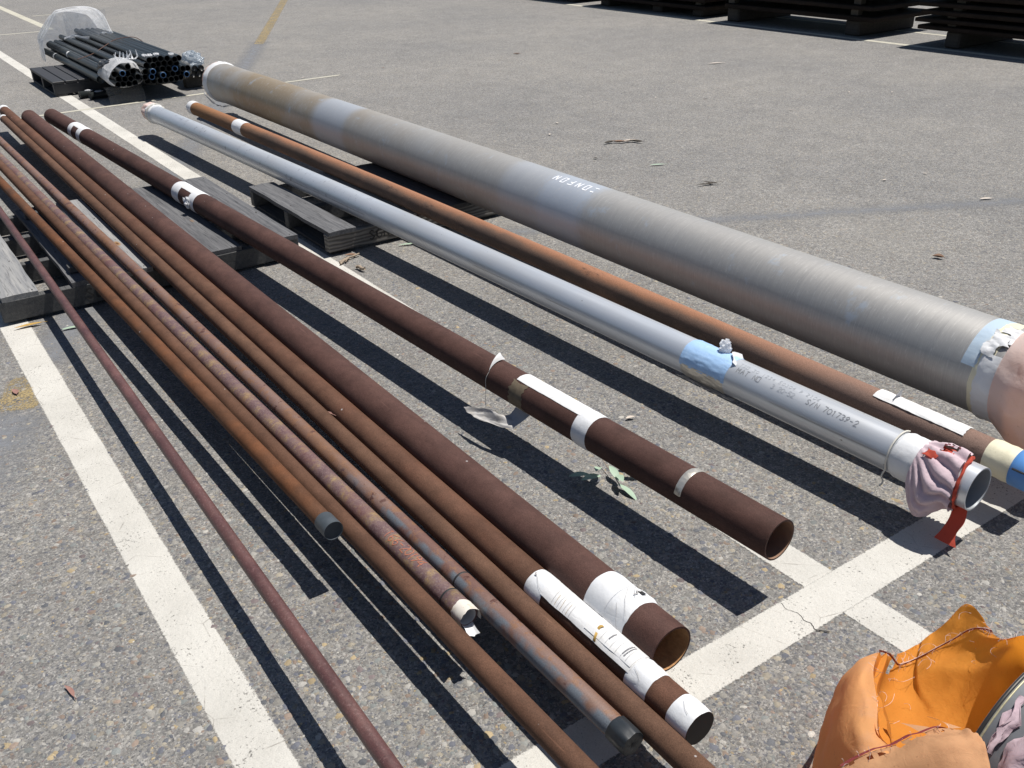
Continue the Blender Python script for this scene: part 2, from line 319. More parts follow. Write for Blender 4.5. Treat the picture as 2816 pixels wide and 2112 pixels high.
def end_wood():
    m = Mat('ribbed_grey_wood', 0.85, 0, 0.25)
    g = m.n('TexWave', Vector=m.map((0.25, 1, 1)), Scale=17, Distortion=6.5, Detail=3.5, wave_type='BANDS', bands_direction='Z').outputs['Fac']
    f = m.noise(140, 3, 0.6, m.map((0.2, 1, 1)))
    c = m.mix(m.ramp(g, (0.25, 0.0), (0.75, 1.0)), (0.10, 0.095, 0.09), (0.23, 0.22, 0.205)); c = m.mix(m.math('MULTIPLY', f, 0.4), c, (0.13, 0.12, 0.11))
    m.col(c); m.bump(g, 0.5, 0.003); return m.m
M_WOOD_END = end_wood()
M_STEEL_DARK = rust_mat('dark_rusty_plate', (0.020, 0.015, 0.012), (0.030, 0.021, 0.016), rough=0.85).m
M_TIMBER_DARK = wood('dark_timber_block', (0.045, 0.040, 0.036), (0.075, 0.066, 0.058), False, 40)
M_TIMBER_END = plain('timber_block_end', (0.10, 0.085, 0.07), 0.9, 0, 0.4, 40, 0.4)
def cloth(name, outc, trc, tfac, dirt, amt, sc=9):
    m = Mat(name, 0.85, 0, 0.2)
    b = m.noise(sc, 5, 0.65); wv = m.noise(600, 2, 0.6); st = m.noise(4, 4, 0.6)
    c = m.mix(m.ramp(b, (0.5, 0.0), (0.8, amt)), outc, dirt)
    c = m.mix(m.math('MULTIPLY', st, 0.25), c, tuple(x*0.8 for x in outc))
    sp = m.ramp(m.noise(90, 4, 0.8), (0.62, 0.0), (0.70, 0.5)); c = m.mix(sp, c, tuple(x*0.45 for x in dirt))
    cr = m.n('TexVoronoi', Vector=m.map((1, 1.4, 1)), Scale=11, feature='DISTANCE_TO_EDGE').outputs['Distance']
    m.col(c); m.bump(m.math('ADD', m.math('MULTIPLY', wv, 0.12), m.math('ADD', m.math('ADD', m.math('MULTIPLY', m.noise(38, 2, 0.5, None, 2.5), 0.35), m.math('MULTIPLY', m.noise(14, 3, 0.5, None, 1.2), 0.7)), m.math('MULTIPLY', m.ramp(cr, (0.0, 0.0), (0.35, 1.0)), 0.35))), 0.45, 0.006); m.translucent(trc, tfac); return m.m
M_PINK = cloth('faded_pink_cloth', (0.60, 0.48, 0.52), (0.5, 0.25, 0.28), 0.12, (0.50, 0.34, 0.40), 0.6)
M_RED = cloth('red_cloth', (0.50, 0.085, 0.055), (0.6, 0.08, 0.05), 0.25, (0.36, 0.05, 0.04), 0.4)
M_SALMON = cloth('salmon_cloth', (0.82, 0.68, 0.64), (0.95, 0.66, 0.50), 0.38, (0.80, 0.54, 0.40), 0.6, 5)
M_PEACH = cloth('faded_peach_cloth', (0.70, 0.36, 0.15), (0.9, 0.34, 0.05), 0.3, (0.58, 0.36, 0.24), 0.9, 11)
M_PALE_CLOTH = cloth('bleached_cloth', (0.60, 0.34, 0.18), (0.85, 0.36, 0.10), 0.3, (0.38, 0.21, 0.12), 0.95, 18)
M_ORANGE = cloth('orange_cloth', (0.74, 0.29, 0.05), (0.95, 0.36, 0.035), 0.42, (0.58, 0.19, 0.03), 0.5, 7)
M_SEAM = cloth('dark_red_hem', (0.25, 0.05, 0.05), (0.4, 0.05, 0.04), 0.15, (0.4, 0.2, 0.2), 0.5, 40)
M_FRAY = plain('pale_frayed_thread', (0.62, 0.50, 0.47), 0.9, 0, 0.2, 200)
def film(name, c, clear, rough=0.2):
    m = Mat(name, rough, 0, 0.8)
    b = m.noise(14, 5, 0.7); cr = m.noise(45, 3, 0.6, None, 1.5)
    m.col(c); m.bump(m.math('ADD', b, m.math('MULTIPLY', cr, 0.6)), 0.9, 0.02)
    tl = m.n('BsdfTranslucent', Color=c); a_ = m.n('MixShader', Fac=0.5); tr = m.n('BsdfTransparent'); mx = m.n('MixShader', Fac=m.ramp(b, (0.35, clear), (0.7, max(0, clear-0.35))))
    m.t.links.new(m.b.outputs[0], a_.inputs[1]); m.t.links.new(tl.outputs[0], a_.inputs[2]); m.t.links.new(a_.outputs[0], mx.inputs[1]); m.t.links.new(tr.outputs[0], mx.inputs[2])
    m.t.links.new(mx.outputs[0], m.t.nodes['Material Output'].inputs[0]); return m.m
M_FILM = film('clear_plastic_film', (0.60, 0.64, 0.70), 0.90)
M_FILM_EDGE = film('milky_plastic_film', (0.88, 0.90, 0.93), 0.55)
M_FILM_WHITE = film('white_plastic_film', (0.92, 0.93, 0.95), 0.08)
M_FILM_DIRTY = film('dusty_plastic_film', (0.30, 0.29, 0.27), 0.75)
M_LEAF_G = plain('grey_green_leaf', (0.30, 0.40, 0.30), 0.6, 0, 0.15, 60)
M_LEAF_B = plain('dry_brown_leaf', (0.22, 0.13, 0.085), 0.8, 0, 0.3, 80)
M_LEAF_R = plain('dry_reddish_leaf', (0.25, 0.135, 0.11), 0.8, 0, 0.25, 80)
M_LEAF_P = plain('bleached_leaf', (0.50, 0.44, 0.38), 0.8, 0, 0.2, 80)
M_LEAF_Y = plain('yellow_brown_leaf', (0.40, 0.25, 0.06), 0.7, 0, 0.3, 80)
M_LEAF_D = plain('dark_leaf', (0.06, 0.05, 0.04), 0.8, 0, 0.3, 80)
M_BARK = plain('dry_bark', (0.30, 0.24, 0.18), 0.9, 0, 0.35, 70, 0.5)

# ------------------------------------------------------------------ mesh helpers
def mesh_obj(name, verts, faces, mat, parent=None, smooth=True):
    me = bpy.data.meshes.new(name); me.from_pydata([tuple(v) for v in verts], [], faces)
    if smooth: me.polygons.foreach_set('use_smooth', [True]*len(me.polygons))
    me.materials.append(mat); me.update()
    o = bpy.data.objects.new(name, me); COL.objects.link(o)
    if parent: o.parent = parent
    return o
class MB:
    def __init__(s): s.v = []; s.f = []; s.flat = []
    def add(s, verts, faces):
        k = len(s.v); s.v += [tuple(v) for v in verts]; s.f += [tuple(i+k for i in f) for f in faces]; return s
    def box(s, x0, x1, y0, y1, z0, z1, j=0.0, bev=0.0):
        J = lambda: rnd.uniform(-j, j)
        if bev <= 0:
            v = [(x+J(), y+J(), z+J()) for x in (x0, x1) for y in (y0, y1) for z in (z0, z1)]
            return s.add(v, [(0, 1, 3, 2), (4, 6, 7, 5), (0, 4, 5, 1), (2, 3, 7, 6), (0, 2, 6, 4), (1, 5, 7, 3)])
        bm = bmesh.new(); bmesh.ops.create_cube(bm, size=1)
        for q in bm.verts: q.co = Vector(((x0+x1)/2+q.co.x*(x1-x0)+J(), (y0+y1)/2+q.co.y*(y1-y0)+J(), (z0+z1)/2+q.co.z*(z1-z0)+J()))
        bmesh.ops.bevel(bm, geom=list(bm.edges), offset=bev, segments=1, affect='EDGES')
        bm.verts.index_update(); s.add([q.co[:] for q in bm.verts], [tuple(q.index for q in f.verts) for f in bm.faces]); bm.free(); return s
    def grid(s, P):
        n, m = len(P), len(P[0]); k = len(s.v)
        s.v += [tuple(p) for r in P for p in r]
        s.f += [(k+i*m+j, k+i*m+j+1, k+(i+1)*m+j+1, k+(i+1)*m+j) for i in range(n-1) for j in range(m-1)]
        return s
    def tube(s, pts, r, K=8, taper=None, cap=True):
        pts = [Vector(p) for p in pts]; rings = []
        for i, p in enumerate(pts):
            d = (pts[min(i+1, len(pts)-1)]-pts[max(i-1, 0)]).normalized()
            a = d.orthogonal().normalized(); b = d.cross(a)
            q = r if taper is None else r*taper[i]
            rings.append([p+a*q*math.cos(2*math.pi*k/K)+b*q*math.sin(2*math.pi*k/K) for k in range(K)])
        k0 = len(s.v)
        for g in rings: s.v += [tuple(q) for q in g]
        for i in range(len(rings)-1):
            for k in range(K): s.f.append((k0+i*K+k, k0+i*K+(k+1) % K, k0+(i+1)*K+(k+1) % K, k0+(i+1)*K+k))
        if cap: s.f.append(tuple(k0+k for k in range(K))); s.f.append(tuple(k0+(len(rings)-1)*K+k for k in reversed(range(K))))
        return s
    def build(s, name, mat, parent=None, smooth=False): return mesh_obj(name, s.v, s.f, mat, parent, smooth)
def tag(o, label, cat, group=None):
    o['label'] = label; o['category'] = cat
    if group: o['group'] = group
    return o
def struct(o): o['kind'] = 'structure'; return o
def empty(name, loc, rz=0.0):
    o = bpy.data.objects.new(name, None); COL.objects.link(o); o.location = loc; o.rotation_euler = (0, 0, rz); o.empty_display_size = 0.1; return o
def fbm(p, sc=1.0, o=0.0): return mnoise.fractal(Vector(p)*sc+Vector((o, o*1.7, -o)), 1.0, 2.0, 4)
def catmull(P, n):
    """upsample a list of points with a Catmull-Rom curve"""
    P = [Vector(p) for p in P]; out = []
    for i in range(len(P)-1):
        a, b, c, d = P[max(i-1, 0)], P[i], P[i+1], P[min(i+2, len(P)-1)]
        for k in range(n):
            t = k/n; out.append(0.5*((2*b)+(c-a)*t+(2*a-5*b+4*c-d)*t*t+(3*b-a-3*c+d)*t**3))
    out.append(P[-1]); return out
def surf(ctrl, nu, nv):
    rows = [catmull(r, nv) for r in ctrl]; cols = list(zip(*rows)); cols = [catmull(c, nu) for c in cols]
    return [list(r) for r in zip(*cols)]

# ------------------------------------------------------------------ ground
g = MB().add([(-400, -400, 0), (400, -400, 0), (400, 400, 0), (-400, 400, 0)], [(0, 1, 2, 3)]).build('ground', M_ASPH)
struct(g)
LINES = []
def strip(name, a, b, wd, mat, z=0.0015, step=0.1, m_=0.012):
    LINES.append((a, b, wd))
    a = Vector((*a, 0)); b = Vector((*b, 0)); L = (b-a).length; d = (b-a)/L; nrm = Vector((-d.y, d.x, 0))
    n = max(2, int(L/step)); hw = wd/2; offs = [-(hw+m_), -hw, -(hw-m_), 0, hw-m_, hw, hw+m_]; cv = [0, .34, .8, 1, .8, .34, 0]
    P = []; C = []
    for i in range(n+1):
        p = a+d*L*i/n; w_ = fbm((p.x, p.y, 0), 6, 1)*0.0025
        P.append([(p+nrm*(o+w_)).to_tuple()[:2]+(z,) for o in offs]); C += [c*(0 if i in (0, n) else 1) for c in cv]
    o = MB().grid(P).build(name, mat); at = o.data.color_attributes.new('cov', 'FLOAT_COLOR', 'POINT')
    at.data.foreach_set('color', [q for c in C for q in (c, c, c, 1.0)]); struct(o); return o
strip('painted_line', (0.328, -1.0), (0.352, 13.0), 0.112, M_WHITE)
strip('painted_line', (1.722, -1.0), (1.722, 20.0), 0.108, M_WHITE, 0.0018)
strip('painted_line', (0.36, 1.074), (6.5, 1.05), 0.118, M_WHITE, 0.0026)
strip('painted_line', (-1.0, 8.86), (4.2, 8.96), 0.052, M_WHITE_THIN, 0.0026)
strip('painted_line', (-2.0, 15.3), (2.68, 15.12), 0.055, M_WHITE_THIN)
strip('painted_line', (2.72, 15.2), (2.72, 34), 0.11, M_WHITE_THIN)
strip('painted_line', (2.85, 17.35), (3.3, 17.3), 0.05, M_WHITE_THIN, 0.0026, 0.05)
for x_, w_ in ((9.70, .09), (10.62, .07), (11.9, .07)): strip('painted_line', (x_, -2), (x_, 30), w_, M_WHITE_THIN, step=0.3)
strip('painted_line', (6.86, 16.7), (4.36, 11.62), 0.12, M_YELLOW, 0.0012, m_=0.03)
strip('painted_line', (4.5, 11.9), (0.34, 3.72), 0.19, M_BLACKOUT, 0.0009, m_=0.06)
strip('painted_line', (0.315, 3.69), (0.185, 3.40), 0.15, M_YELLOW, 0.0012, m_=0.03, step=0.05)
strip('painted_line', (0.21, 3.44), (-0.4, 2.2), 0.26, M_BLACKOUT, 0.0009, m_=0.07)
strip('painted_line', (2.55, 3.99), (5.6, 2.36), 0.11, M_BLACKOUT, 0.0009, m_=0.05)
# crack in the asphalt beside the crossing of the lines
cp = [(1.572, 1.125), (1.566, 1.10), (1.575, 1.075), (1.568, 1.05), (1.572, 1.03), (1.563, 1.012), (1.571, 1.0), (1.585, 0.985)]
mb = MB(); L = []; R = []
for i, p in enumerate(catmull([(x, y, 0.0034) for x, y in cp], 4)):
    wd = 0.0005+0.0018*(i/28)**2; jx = rnd.uniform(-.0018, .0018); L.append((p.x-wd+jx, p.y, p.z)); R.append((p.x+wd+jx, p.y+rnd.uniform(-.001, .001), p.z))
mb.grid([[a, b] for a, b in zip(L, R)]); struct(mb.build('pavement_crack', plain('crack_shadow', (0.03, 0.028, 0.026), 1.0)))

# exposed stones of the worn surface: real pebbles bedded in the asphalt
def pebbles():
    rs = np.random.RandomState(3)
    base = []
    K = 6
    for k in range(K): base.append((math.cos(2*math.pi*k/K), math.sin(2*math.pi*k/K), -0.35))
    for k in range(3): base.append((0.6*math.cos(2*math.pi*(k+.3)/3), 0.6*math.sin(2*math.pi*(k+.3)/3), 0.8))
    base = np.array(base)
    bm = bmesh.new(); [bm.verts.new(v) for v in base]; bm.verts.ensure_lookup_table()
    bmesh.ops.convex_hull(bm, input=bm.verts); bmesh.ops.triangulate(bm, faces=bm.faces); bm.verts.index_update()
    tri = np.array([[v.index for v in f.verts] for f in bm.faces if f.normal.z > -0.5]); bm.free()
    pal = np.array([(0.115, 0.12, 0.14), (0.10, 0.105, 0.115), (0.17, 0.165, 0.155), (0.22, 0.21, 0.19), (0.25, 0.225, 0.18), (0.29, 0.23, 0.14), (0.20, 0.155, 0.125),
                    (0.17, 0.18, 0.175), (0.28, 0.27, 0.25), (0.14, 0.115, 0.115), (0.19, 0.195, 0.185), (0.36, 0.345, 0.315)])
    prob = np.array([.13, .09, .15, .15, .11, .035, .07, .08, .08, .04, .06, .015]); prob /= prob.sum()
    def batch(n, rmin, rmax, smin, smax, flat):
        r = rmin*(rmax/rmin)**rs.rand(n); a = rs.uniform(rad(0), rad(95), n)
        x = r*np.cos(a); y = r*np.sin(a)
        s = smin+(smax-smin)*rs.rand(n)**2.6
        keep = np.ones(n, bool)
        for (la, lb, lw) in LINES[:4]:
            la = np.array(la); lb = np.array(lb); d_ = (lb-la)/np.linalg.norm(lb-la); q = np.stack([x, y], 1)-la
            keep &= np.abs(q[:, 0]*d_[1]-q[:, 1]*d_[0]) > lw/2-0.004
        x = x[keep]; y = y[keep]; s = s[keep]; n = len(x)
        A = np.stack([x, y], 1); yaw_ = rs.rand(n)*2*np.pi; el = rs.uniform(0.55, 1.0, n)
        j = base[None]*(1+rs.uniform(-.28, .28, (n, len(base), 3)))
        px = j[..., 0]*s[:, None]; py = j[..., 1]*(s*el)[:, None]; pz = j[..., 2]*(s*flat)[:, None]
        c, sn = np.cos(yaw_)[:, None], np.sin(yaw_)[:, None]
        V = np.stack([A[:, :1]+px*c-py*sn, A[:, 1:]+px*sn+py*c, pz+0.0003], -1)
        col = pal[rs.choice(len(pal), n, p=prob)]*(1+rs.uniform(-.22, .22, (n, 1)))
        return V, col
    Vs = []; Cs = []
    for args in ((36000, 0.55, 4.2, 0.0032, 0.0125, 0.20), (62000, 0.5, 4.6, 0.0017, 0.0042, 0.45)):
        V, c = batch(*args); Vs.append(V.reshape(-1, 3)); Cs.append(np.repeat(c, len(base), 0))
    V = np.concatenate(Vs); C = np.concatenate(Cs); n = len(V)//len(base)
    T = (tri[None]+(np.arange(n)*len(base))[:, None, None]).reshape(-1, 3)
    me = bpy.data.meshes.new('exposed_stones'); me.vertices.add(len(V)); me.vertices.foreach_set('co', V.ravel().astype(np.float32))
    me.loops.add(T.size); me.loops.foreach_set('vertex_index', T.ravel().astype(np.int32)); me.polygons.add(len(T))
    me.polygons.foreach_set('loop_start', np.arange(0, T.size, 3, dtype=np.int32)); me.polygons.foreach_set('loop_total', np.full(len(T), 3, np.int32))
    me.update(calc_edges=True)
    at = me.color_attributes.new('stone', 'FLOAT_COLOR', 'POINT'); at.data.foreach_set('color', np.concatenate([C, np.ones((len(C), 1))], 1).ravel().astype(np.float32))
    m = Mat('stone', 0.75, 0, 0.35); a = m.n('VertexColor', layer_name='stone').outputs[0]
    m.col(m.mix(1.0, a, m.ramp(m.noise(300, 3, 0.7), (0.25, 0.75), (0.75, 1.25)), 'MULTIPLY')); me.materials.append(m.m)
    o = bpy.data.objects.new('exposed_stones', me); COL.objects.link(o); o['kind'] = 'stuff'; o['label'] = 'small mixed stones exposed in the worn asphalt surface'; o['category'] = 'gravel'
pebbles()

# ------------------------------------------------------------------ timber pallets
DECK = 0.128
def board_mesh(x0, x1, y0, y1, z0, z1, parent, mat, name='deck_board', rag=0.004, nails=True):
    nx, ny = 3, 14; top = []; sd = rnd.uniform(0, 50)
    for i in range(ny+1):
        y = y0+(y1-y0)*i/ny; row = []
        for k in range(nx+1):
            x = x0+(x1-x0)*k/nx; e = (1 if k == 0 else 0)+(1 if k == nx else 0)
            dx = fbm((x, y, 0), 5, sd)*rag*(1 if e else 0.2); dy = rnd.uniform(-rag, rag) if i in (0, ny) else 0
            row.append((x+dx, y+dy, z1+fbm((x, y, 0), 3, sd+3)*0.0025-(0.002 if e else 0)))
        top.append(row)
    mb = MB().grid(top)
    def side(edge): mb.grid([edge, [(p[0], p[1], z0) for p in edge]])
    side([r[0] for r in top]); side([r[-1] for r in top][::-1]); side(top[0][::-1]); side(top[-1])
    o = mb.build(name, mat, parent)
    return o
def timber_pallet(x0, x1, y0, y1, boards, bearers, label, front):
    t = empty('timber_pallet', (x0, y0, 0)); tag(t, label, 'pallet')
    for (a, b, mat) in boards:
        board_mesh(a-x0, b-x0, 0.0+rnd.uniform(-.012, .012), y1-y0+rnd.uniform(-.012, .012), 0.106, DECK, t, mat)
    for i, y in enumerate(bearers):
        q = y-y0
        mb = MB().box(0, x1-x0, q, q+0.048, 0.018, 0.106, 0.001, 0.002)
        mb.build('bearer', front if i == 0 else M_WOOD_DARK, t)
    for a in (x0+0.02, (x0+x1)/2-.05, x1-0.13):
        MB().box(a-x0, a-x0+0.11, 0.055, y1-y0-0.03, 0.002, 0.018, 0.001).build('bottom_board', M_WOOD_DARK, t)
    nb = MB()
    for (a, b, mat) in boards:
        for y in bearers:
            for f in (0.2, 0.8):
                nx, ny = a+(b-a)*f+rnd.uniform(-.01, .01)-x0, y-y0+rnd.uniform(.012, .036)
                nb.tube([(nx, ny, DECK-0.004), (nx, ny, DECK+0.0012)], 0.0032, 6)
    nb.build('nail_heads', plain('rusty_nail', (0.03, 0.022, 0.018), 0.7), t)['kind'] = 'stuff'
    return t
LPAL = timber_pallet(0.304, 1.655, 4.24, 5.60, [(0.318, 0.466, M_WOOD_PALE), (0.602, 0.735, M_WOOD), (0.812, 0.945, M_WOOD_PALE), (1.165, 1.372, M_WOOD), (1.505, 1.650, M_WOOD)],
    [4.245, 4.70, 5.13, 5.53], 'wide grey timber pallet under the rusty brown pipes at the left', M_WOOD_DARK)  # front bearer takes the darker wood colour to read as shaded
RPAL = timber_pallet(1.78, 2.84, 4.165, 5.22, [(1.783, 1.930, M_WOOD), (2.135, 2.283, M_WOOD_PALE), (2.46, 2.60, M_WOOD_DARK), (2.69, 2.838, M_WOOD_DARK)],
    [4.170, 4.67, 5.165], 'grey timber pallet with stencilled front under the silver and grey pipes', M_WOOD_END)

# ------------------------------------------------------------------ lettering strokes
GL = {
 '0': [[(0, .25), (0, .75), (.3, 1), (.6, .75), (.6, .25), (.3, 0), (0, .25)]], '1': [[(.3, 0), (.3, 1), (.12, .8)]],
 '2': [[(0, .8), (.2, 1), (.5, .95), (.6, .7), (0, 0), (.6, 0)]], '3': [[(0, .9), (.3, 1), (.58, .8), (.3, .52), (.6, .25), (.3, 0), (0, .1)]],
 '4': [[(.45, 0), (.45, 1), (0, .35), (.62, .35)]], '6': [[(.55, .95), (.15, .6), (0, .25), (.25, 0), (.55, .2), (.45, .45), (.05, .35)]],
 '7': [[(0, 1), (.6, 1), (.2, 0)]], '9': [[(.05, .05), (.45, .4), (.6, .75), (.35, 1), (.05, .8), (.15, .55), (.55, .65)]], '8': [[(.3, .5), (.05, .75), (.3, 1), (.55, .75), (.3, .5), (0, .25), (.3, 0), (.6, .25), (.3, .5)]],
 '5': [[(.55, 1), (.05, 1), (.02, .55), (.4, .6), (.6, .3), (.3, 0), (0, .1)]],
 '-': [[(.08, .5), (.52, .5)]], '/': [[(0, 0), (.5, 1)]], '=': [[(.05, .95), (.6, .95)], [(.05, .05), (.6, .05)]], '.': [[(.1, 0), (.16, .06)]],
 'M': [[(0, 0), (0, 1), (.3, .4), (.6, 1), (.6, 0)]], 'A': [[(0, 0), (.3, 1), (.6, 0)], [(.12, .4), (.48, .4)]], 'T': [[(0, 1), (.6, 1)], [(.3, 1), (.3, 0)]],
 'N': [[(0, 0), (0, 1), (.6, 0), (.6, 1)]], 'O': [[(0, 0), (0, 1), (.6, 1), (.6, 0), (0, 0)]], 'S': [[(.58, .85), (.3, 1), (.02, .8), (.3, .52), (.6, .25), (.3, 0), (0, .12)]],
 'F': [[(0, 0), (0, 1), (.6, 1)], [(0, .55), (.42, .55)]], 'G': [[(.58, .85), (.3, 1), (0, .7), (0, .3), (.3, 0), (.6, .2), (.6, .5), (.35, .5)]],
 'X': [[(0, 0), (.6, 1)], [(0, 1), (.6, 0)]], 'E': [[(.6, 1), (0, 1), (0, 0), (.6, 0)], [(0, .5), (.45, .5)]], 'C': [[(.6, .85), (.3, 1), (0, .7), (0, .3), (.3, 0), (.6, .15)]], ' ': [],
}
def strokes(text, adv, keep=None, wob=0.0):
    """polylines in (advance, height) units of the letter height"""
    out = []; u = 0.0
    for ch in text:
        for pl in GL[ch]:
            out.append([(u+a+rnd.uniform(-wob, wob), b+rnd.uniform(-wob, wob)) for a, b in pl])
        u += adv
    return out
def ribbons(polys, fn, wd):
    """fn(a,b) -> (point, normal); a flat ribbon along every polyline"""
    mb = MB()
    for pl in polys:
        q = []
        for (a, b), (c, d) in zip(pl, pl[1:]):
            for k in range(3): q.append((a+(c-a)*k/3, b+(d-b)*k/3))
        q.append(pl[-1]); P = [fn(*x) for x in q]; row = []
        for i, (p, nn) in enumerate(P):
            d = (P[min(i+1, len(P)-1)][0]-P[max(i-1, 0)][0])
            sdv = nn.cross(d).normalized()*wd/2; row.append([p-sdv, p+sdv])
        mb.grid(row)
    return mb
def flat_fn(o, du, dv): return lambda a, b: (Vector(o)+Vector(du)*a+Vector(dv)*b, Vector(du).cross(Vector(dv)).normalized())
for i, ch in enumerate('SGNXW'): ribbons([[(a+i*.95, b) for a, b in pl] for pl in GL.get(ch, GL['M'])], flat_fn((0.225, -0.0006, 0.042), (0.044, 0, 0), (0, 0, 0.046)), 0.008).build('stencil_lettering', M_STENCIL, RPAL)
for i, ch in enumerate('SOG'): ribbons([[(a+i*.95, b) for a, b in pl] for pl in GL[ch]], flat_fn((0.345, 0.0035, 0.042), (0.044, 0, 0), (0, 0, 0.046)), 0.008).build('stencil_lettering', M_STENCIL, LPAL)

# ------------------------------------------------------------------ pipes
class Pipe:
    """local frame: +Y runs along the pipe away from the viewer, origin on the ground below the near end"""
    def __init__(s, label, xn, xf, r, y0, y1, mat, wall=0.006, bow=0.0, bore=None, K=40, cat='pipe', z=DECK, name='steel_pipe'):
        ax = lambda y: xn+(xf-xn)*(y-1)/7
        s.r, s.y0, s.L, s.bow, s.zc, s.K = r, y0, y1-y0, bow, z+r, K
        s.root = empty(name, (ax(y0), y0, 0), math.atan2(-(xf-xn), 7.0)); tag(s.root, label, cat)
        L = s.L; ys = [L*i/28 for i in range(29)]
        s.lathe('pipe_body', [[(y, r) for y in ys], [(0, r), (0, r-wall)][::-1], [(L, r), (L, r-wall)]], mat)
        s.lathe('bore', [[(0.0, r-wall), (0.02, r-wall), (0.06, r-wall), (0.25, r-wall)], [(0.25, r-wall), (0.25, 0.0005)]], bore or M_BORE_DARK)
        s.lathe('bore', [[(L, r-wall), (L-0.3, r-wall)], [(L-0.3, r-wall), (L-0.3, 0.0005)]], M_BORE_DARK)
    def c(s, y): return s.zc-s.bow*((y+s.y0-4.6)/3.5)**2
    def pt(s, y, th, off=0.0):
        q = s.r+off; a = rad(th); return Vector((q*math.cos(a), y, s.c(y)+q*math.sin(a)))
    def lathe(s, name, strips, mat, parent=None, K=None, t0=0, t1=360, jit=0.0, sd=0):
        K = K or s.K; mb = MB()
        for st in strips:
            P = []
            for (y, r) in st:
                row = []
                for k in range(K+1):
                    a = rad(t0+(t1-t0)*k/K); ju = fbm((math.cos(a)*3, y*12, math.sin(a)*3), 1, sd)*jit if jit else 0
                    row.append((r*math.cos(a)*(1+ju/max(r, 1e-4)), y, s.c(y)+(r+ju)*math.sin(a)))
                P.append(row)
            mb.grid(P)
        return mb.build(name, mat, parent or s.root, True)
    def ring(s, name, ya, yb, mat, th=0.0014, jit=0.0008, edge=0.0, t0=-90, t1=270, parent=None):
        """tape wound round the pipe between two world y values, edges a little uneven"""
        a, b = sorted((ya-s.y0, yb-s.y0)); K = 48; n = max(4, int((b-a)/0.012)); sd = rnd.uniform(0, 90); P = []
        for i in range(n+1):
            row = []
            for k in range(K+1):
                t = t0+(t1-t0)*k/K; c_, s_ = math.cos(rad(t)), math.sin(rad(t))
                e0 = fbm((c_, s_, 0), 2.2, sd)*edge*.35; e1 = fbm((c_, s_, 3), 2.2, sd+5)*edge*.35
                y = a+e0+(b-a+e1-e0)*i/n
                o = th+abs(fbm((c_*s.r*30, y*30, s_*s.r*30), 1.2, sd))*jit*2
                if i in (0, n): o = 0.0004
                row.append(s.pt(y, t, o))
            P.append(row)
        return MB().grid(P).build(name, mat, parent or s.root, True)
    def label(s, name, ya, yb, t0, t1, mat, th=0.0012, jit=0.0006, edge=0.0015, parent=None, ragged=0.0):
        a, b = sorted((ya-s.y0, yb-s.y0)); n = max(6, int((b-a)/0.012)); K = 12; sd = rnd.uniform(0, 90); P = []
        for i in range(n+1):
            row = []
            for k in range(K+1):
                y = a+(b-a)*i/n; t = t0+(t1-t0)*k/K
                if k in (0, K): t += fbm((y*18, 0, k), 1, sd)*edge/s.r*57
                if i in (0, n): y += fbm((t*.12, 0, i), 1, sd)*ragged
                row.append(s.pt(y, t, th+abs(fbm((t*.06, y*25, 0), 1, sd))*jit*2))
            P.append(row)
        return MB().grid(P).build(name, mat, parent or s.root, True)
    def text(s, text, y, th, size, adv, mat, wd, ydir=-1, tdir=-1, wob=0.0, name='lettering', part=None):
        y -= s.y0
        fn = lambda a, b: (s.pt(y+ydir*a*size, th+tdir*math.degrees(b*size/s.r), 0.0009), s.pt(y, th+tdir*math.degrees(b*size/s.r), 1)-s.pt(y, th+tdir*math.degrees(b*size/s.r), 0))
        for i, ch in enumerate(text):
            if ch != ' ': ribbons([[(a+i*adv, b) for a, b in pl] for pl in strokes(ch, adv, wob=wob)], fn, wd).build(name, mat, s.root)

def crumple(name, center, size, mat, parent, n=10, amp=0.5, sq=(1, 1, 1), sd=0):
    """a scrunched lump of tape or film"""
    P = []
    for i in range(n+1):
        row = []; a = math.pi*i/n
        for k in range(2*n+1):
            b = math.pi*k/n; d = Vector((math.sin(a)*math.cos(b), math.sin(a)*math.sin(b), math.cos(a)))
            q = 1+amp*fbm(d, 2.6, sd); row.append(Vector(center)+Vector((d.x*sq[0], d.y*sq[1], d.z*sq[2]))*size*q)
        P.append(row)
    return MB().grid(P).build(name, mat, parent, False)

# P1 thin dark red tube
P1 = Pipe('thin dark red rusty tube, leftmost of the long pipes', 0.4898, 0.5532, 0.0177, 0.35, 8.1, M_R1, 0.003)
# P2
P2 = Pipe('orange-brown rusty pipe ending in a round dark grey plastic cap', 0.7252, 0.584, 0.0235, 1.85, 8.2, M_R2, 0.004, z=0.1595)
P2.lathe('end_cap', [[(0.050, 0.0238), (0.047, 0.0262), (0.0, 0.0268), (-0.008, 0.0266)], [(-0.008, 0.0266), (-0.0085, 0.0250), (-0.004, 0.0238)], [(-0.004, 0.0238), (-0.0035, 0.0004)]], M_CAP_GREY)
# P3
P3 = Pipe('plain brown rusty pipe running off the bottom edge beside the chalk-marked pipe', 0.772, 0.6912, 0.025, 0.3, 8.1, M_R3, 0.004)
# P4
P4 = Pipe('purple and tan mottled rusty pipe with orange chalk numbers', 0.8335, 0.7194, 0.0255, 1.405, 8.3, M_R4, 0.004, bore=M_PAPER)
P4.lathe('pipe_sleeve', [[(0.076, 0.0256), (0.076, 0.0266), (0.0, 0.0266), (0.0, 0.0258)]], M_R4)
P4.lathe('joint_groove', [[(0.080, 0.0257), (0.078, 0.0270), (0.075, 0.0270), (0.073, 0.0265)]], M_PLUG)
P4.text('166', 1.765, 128, 0.030, 0.72, M_ORANGE_CHALK, 0.0019, wob=0.05, name='chalk_number')
P4.text('-20194', 1.703, 122, 0.028, 0.64, M_ORANGE_CHALK, 0.0019, wob=0.05, name='chalk_number')
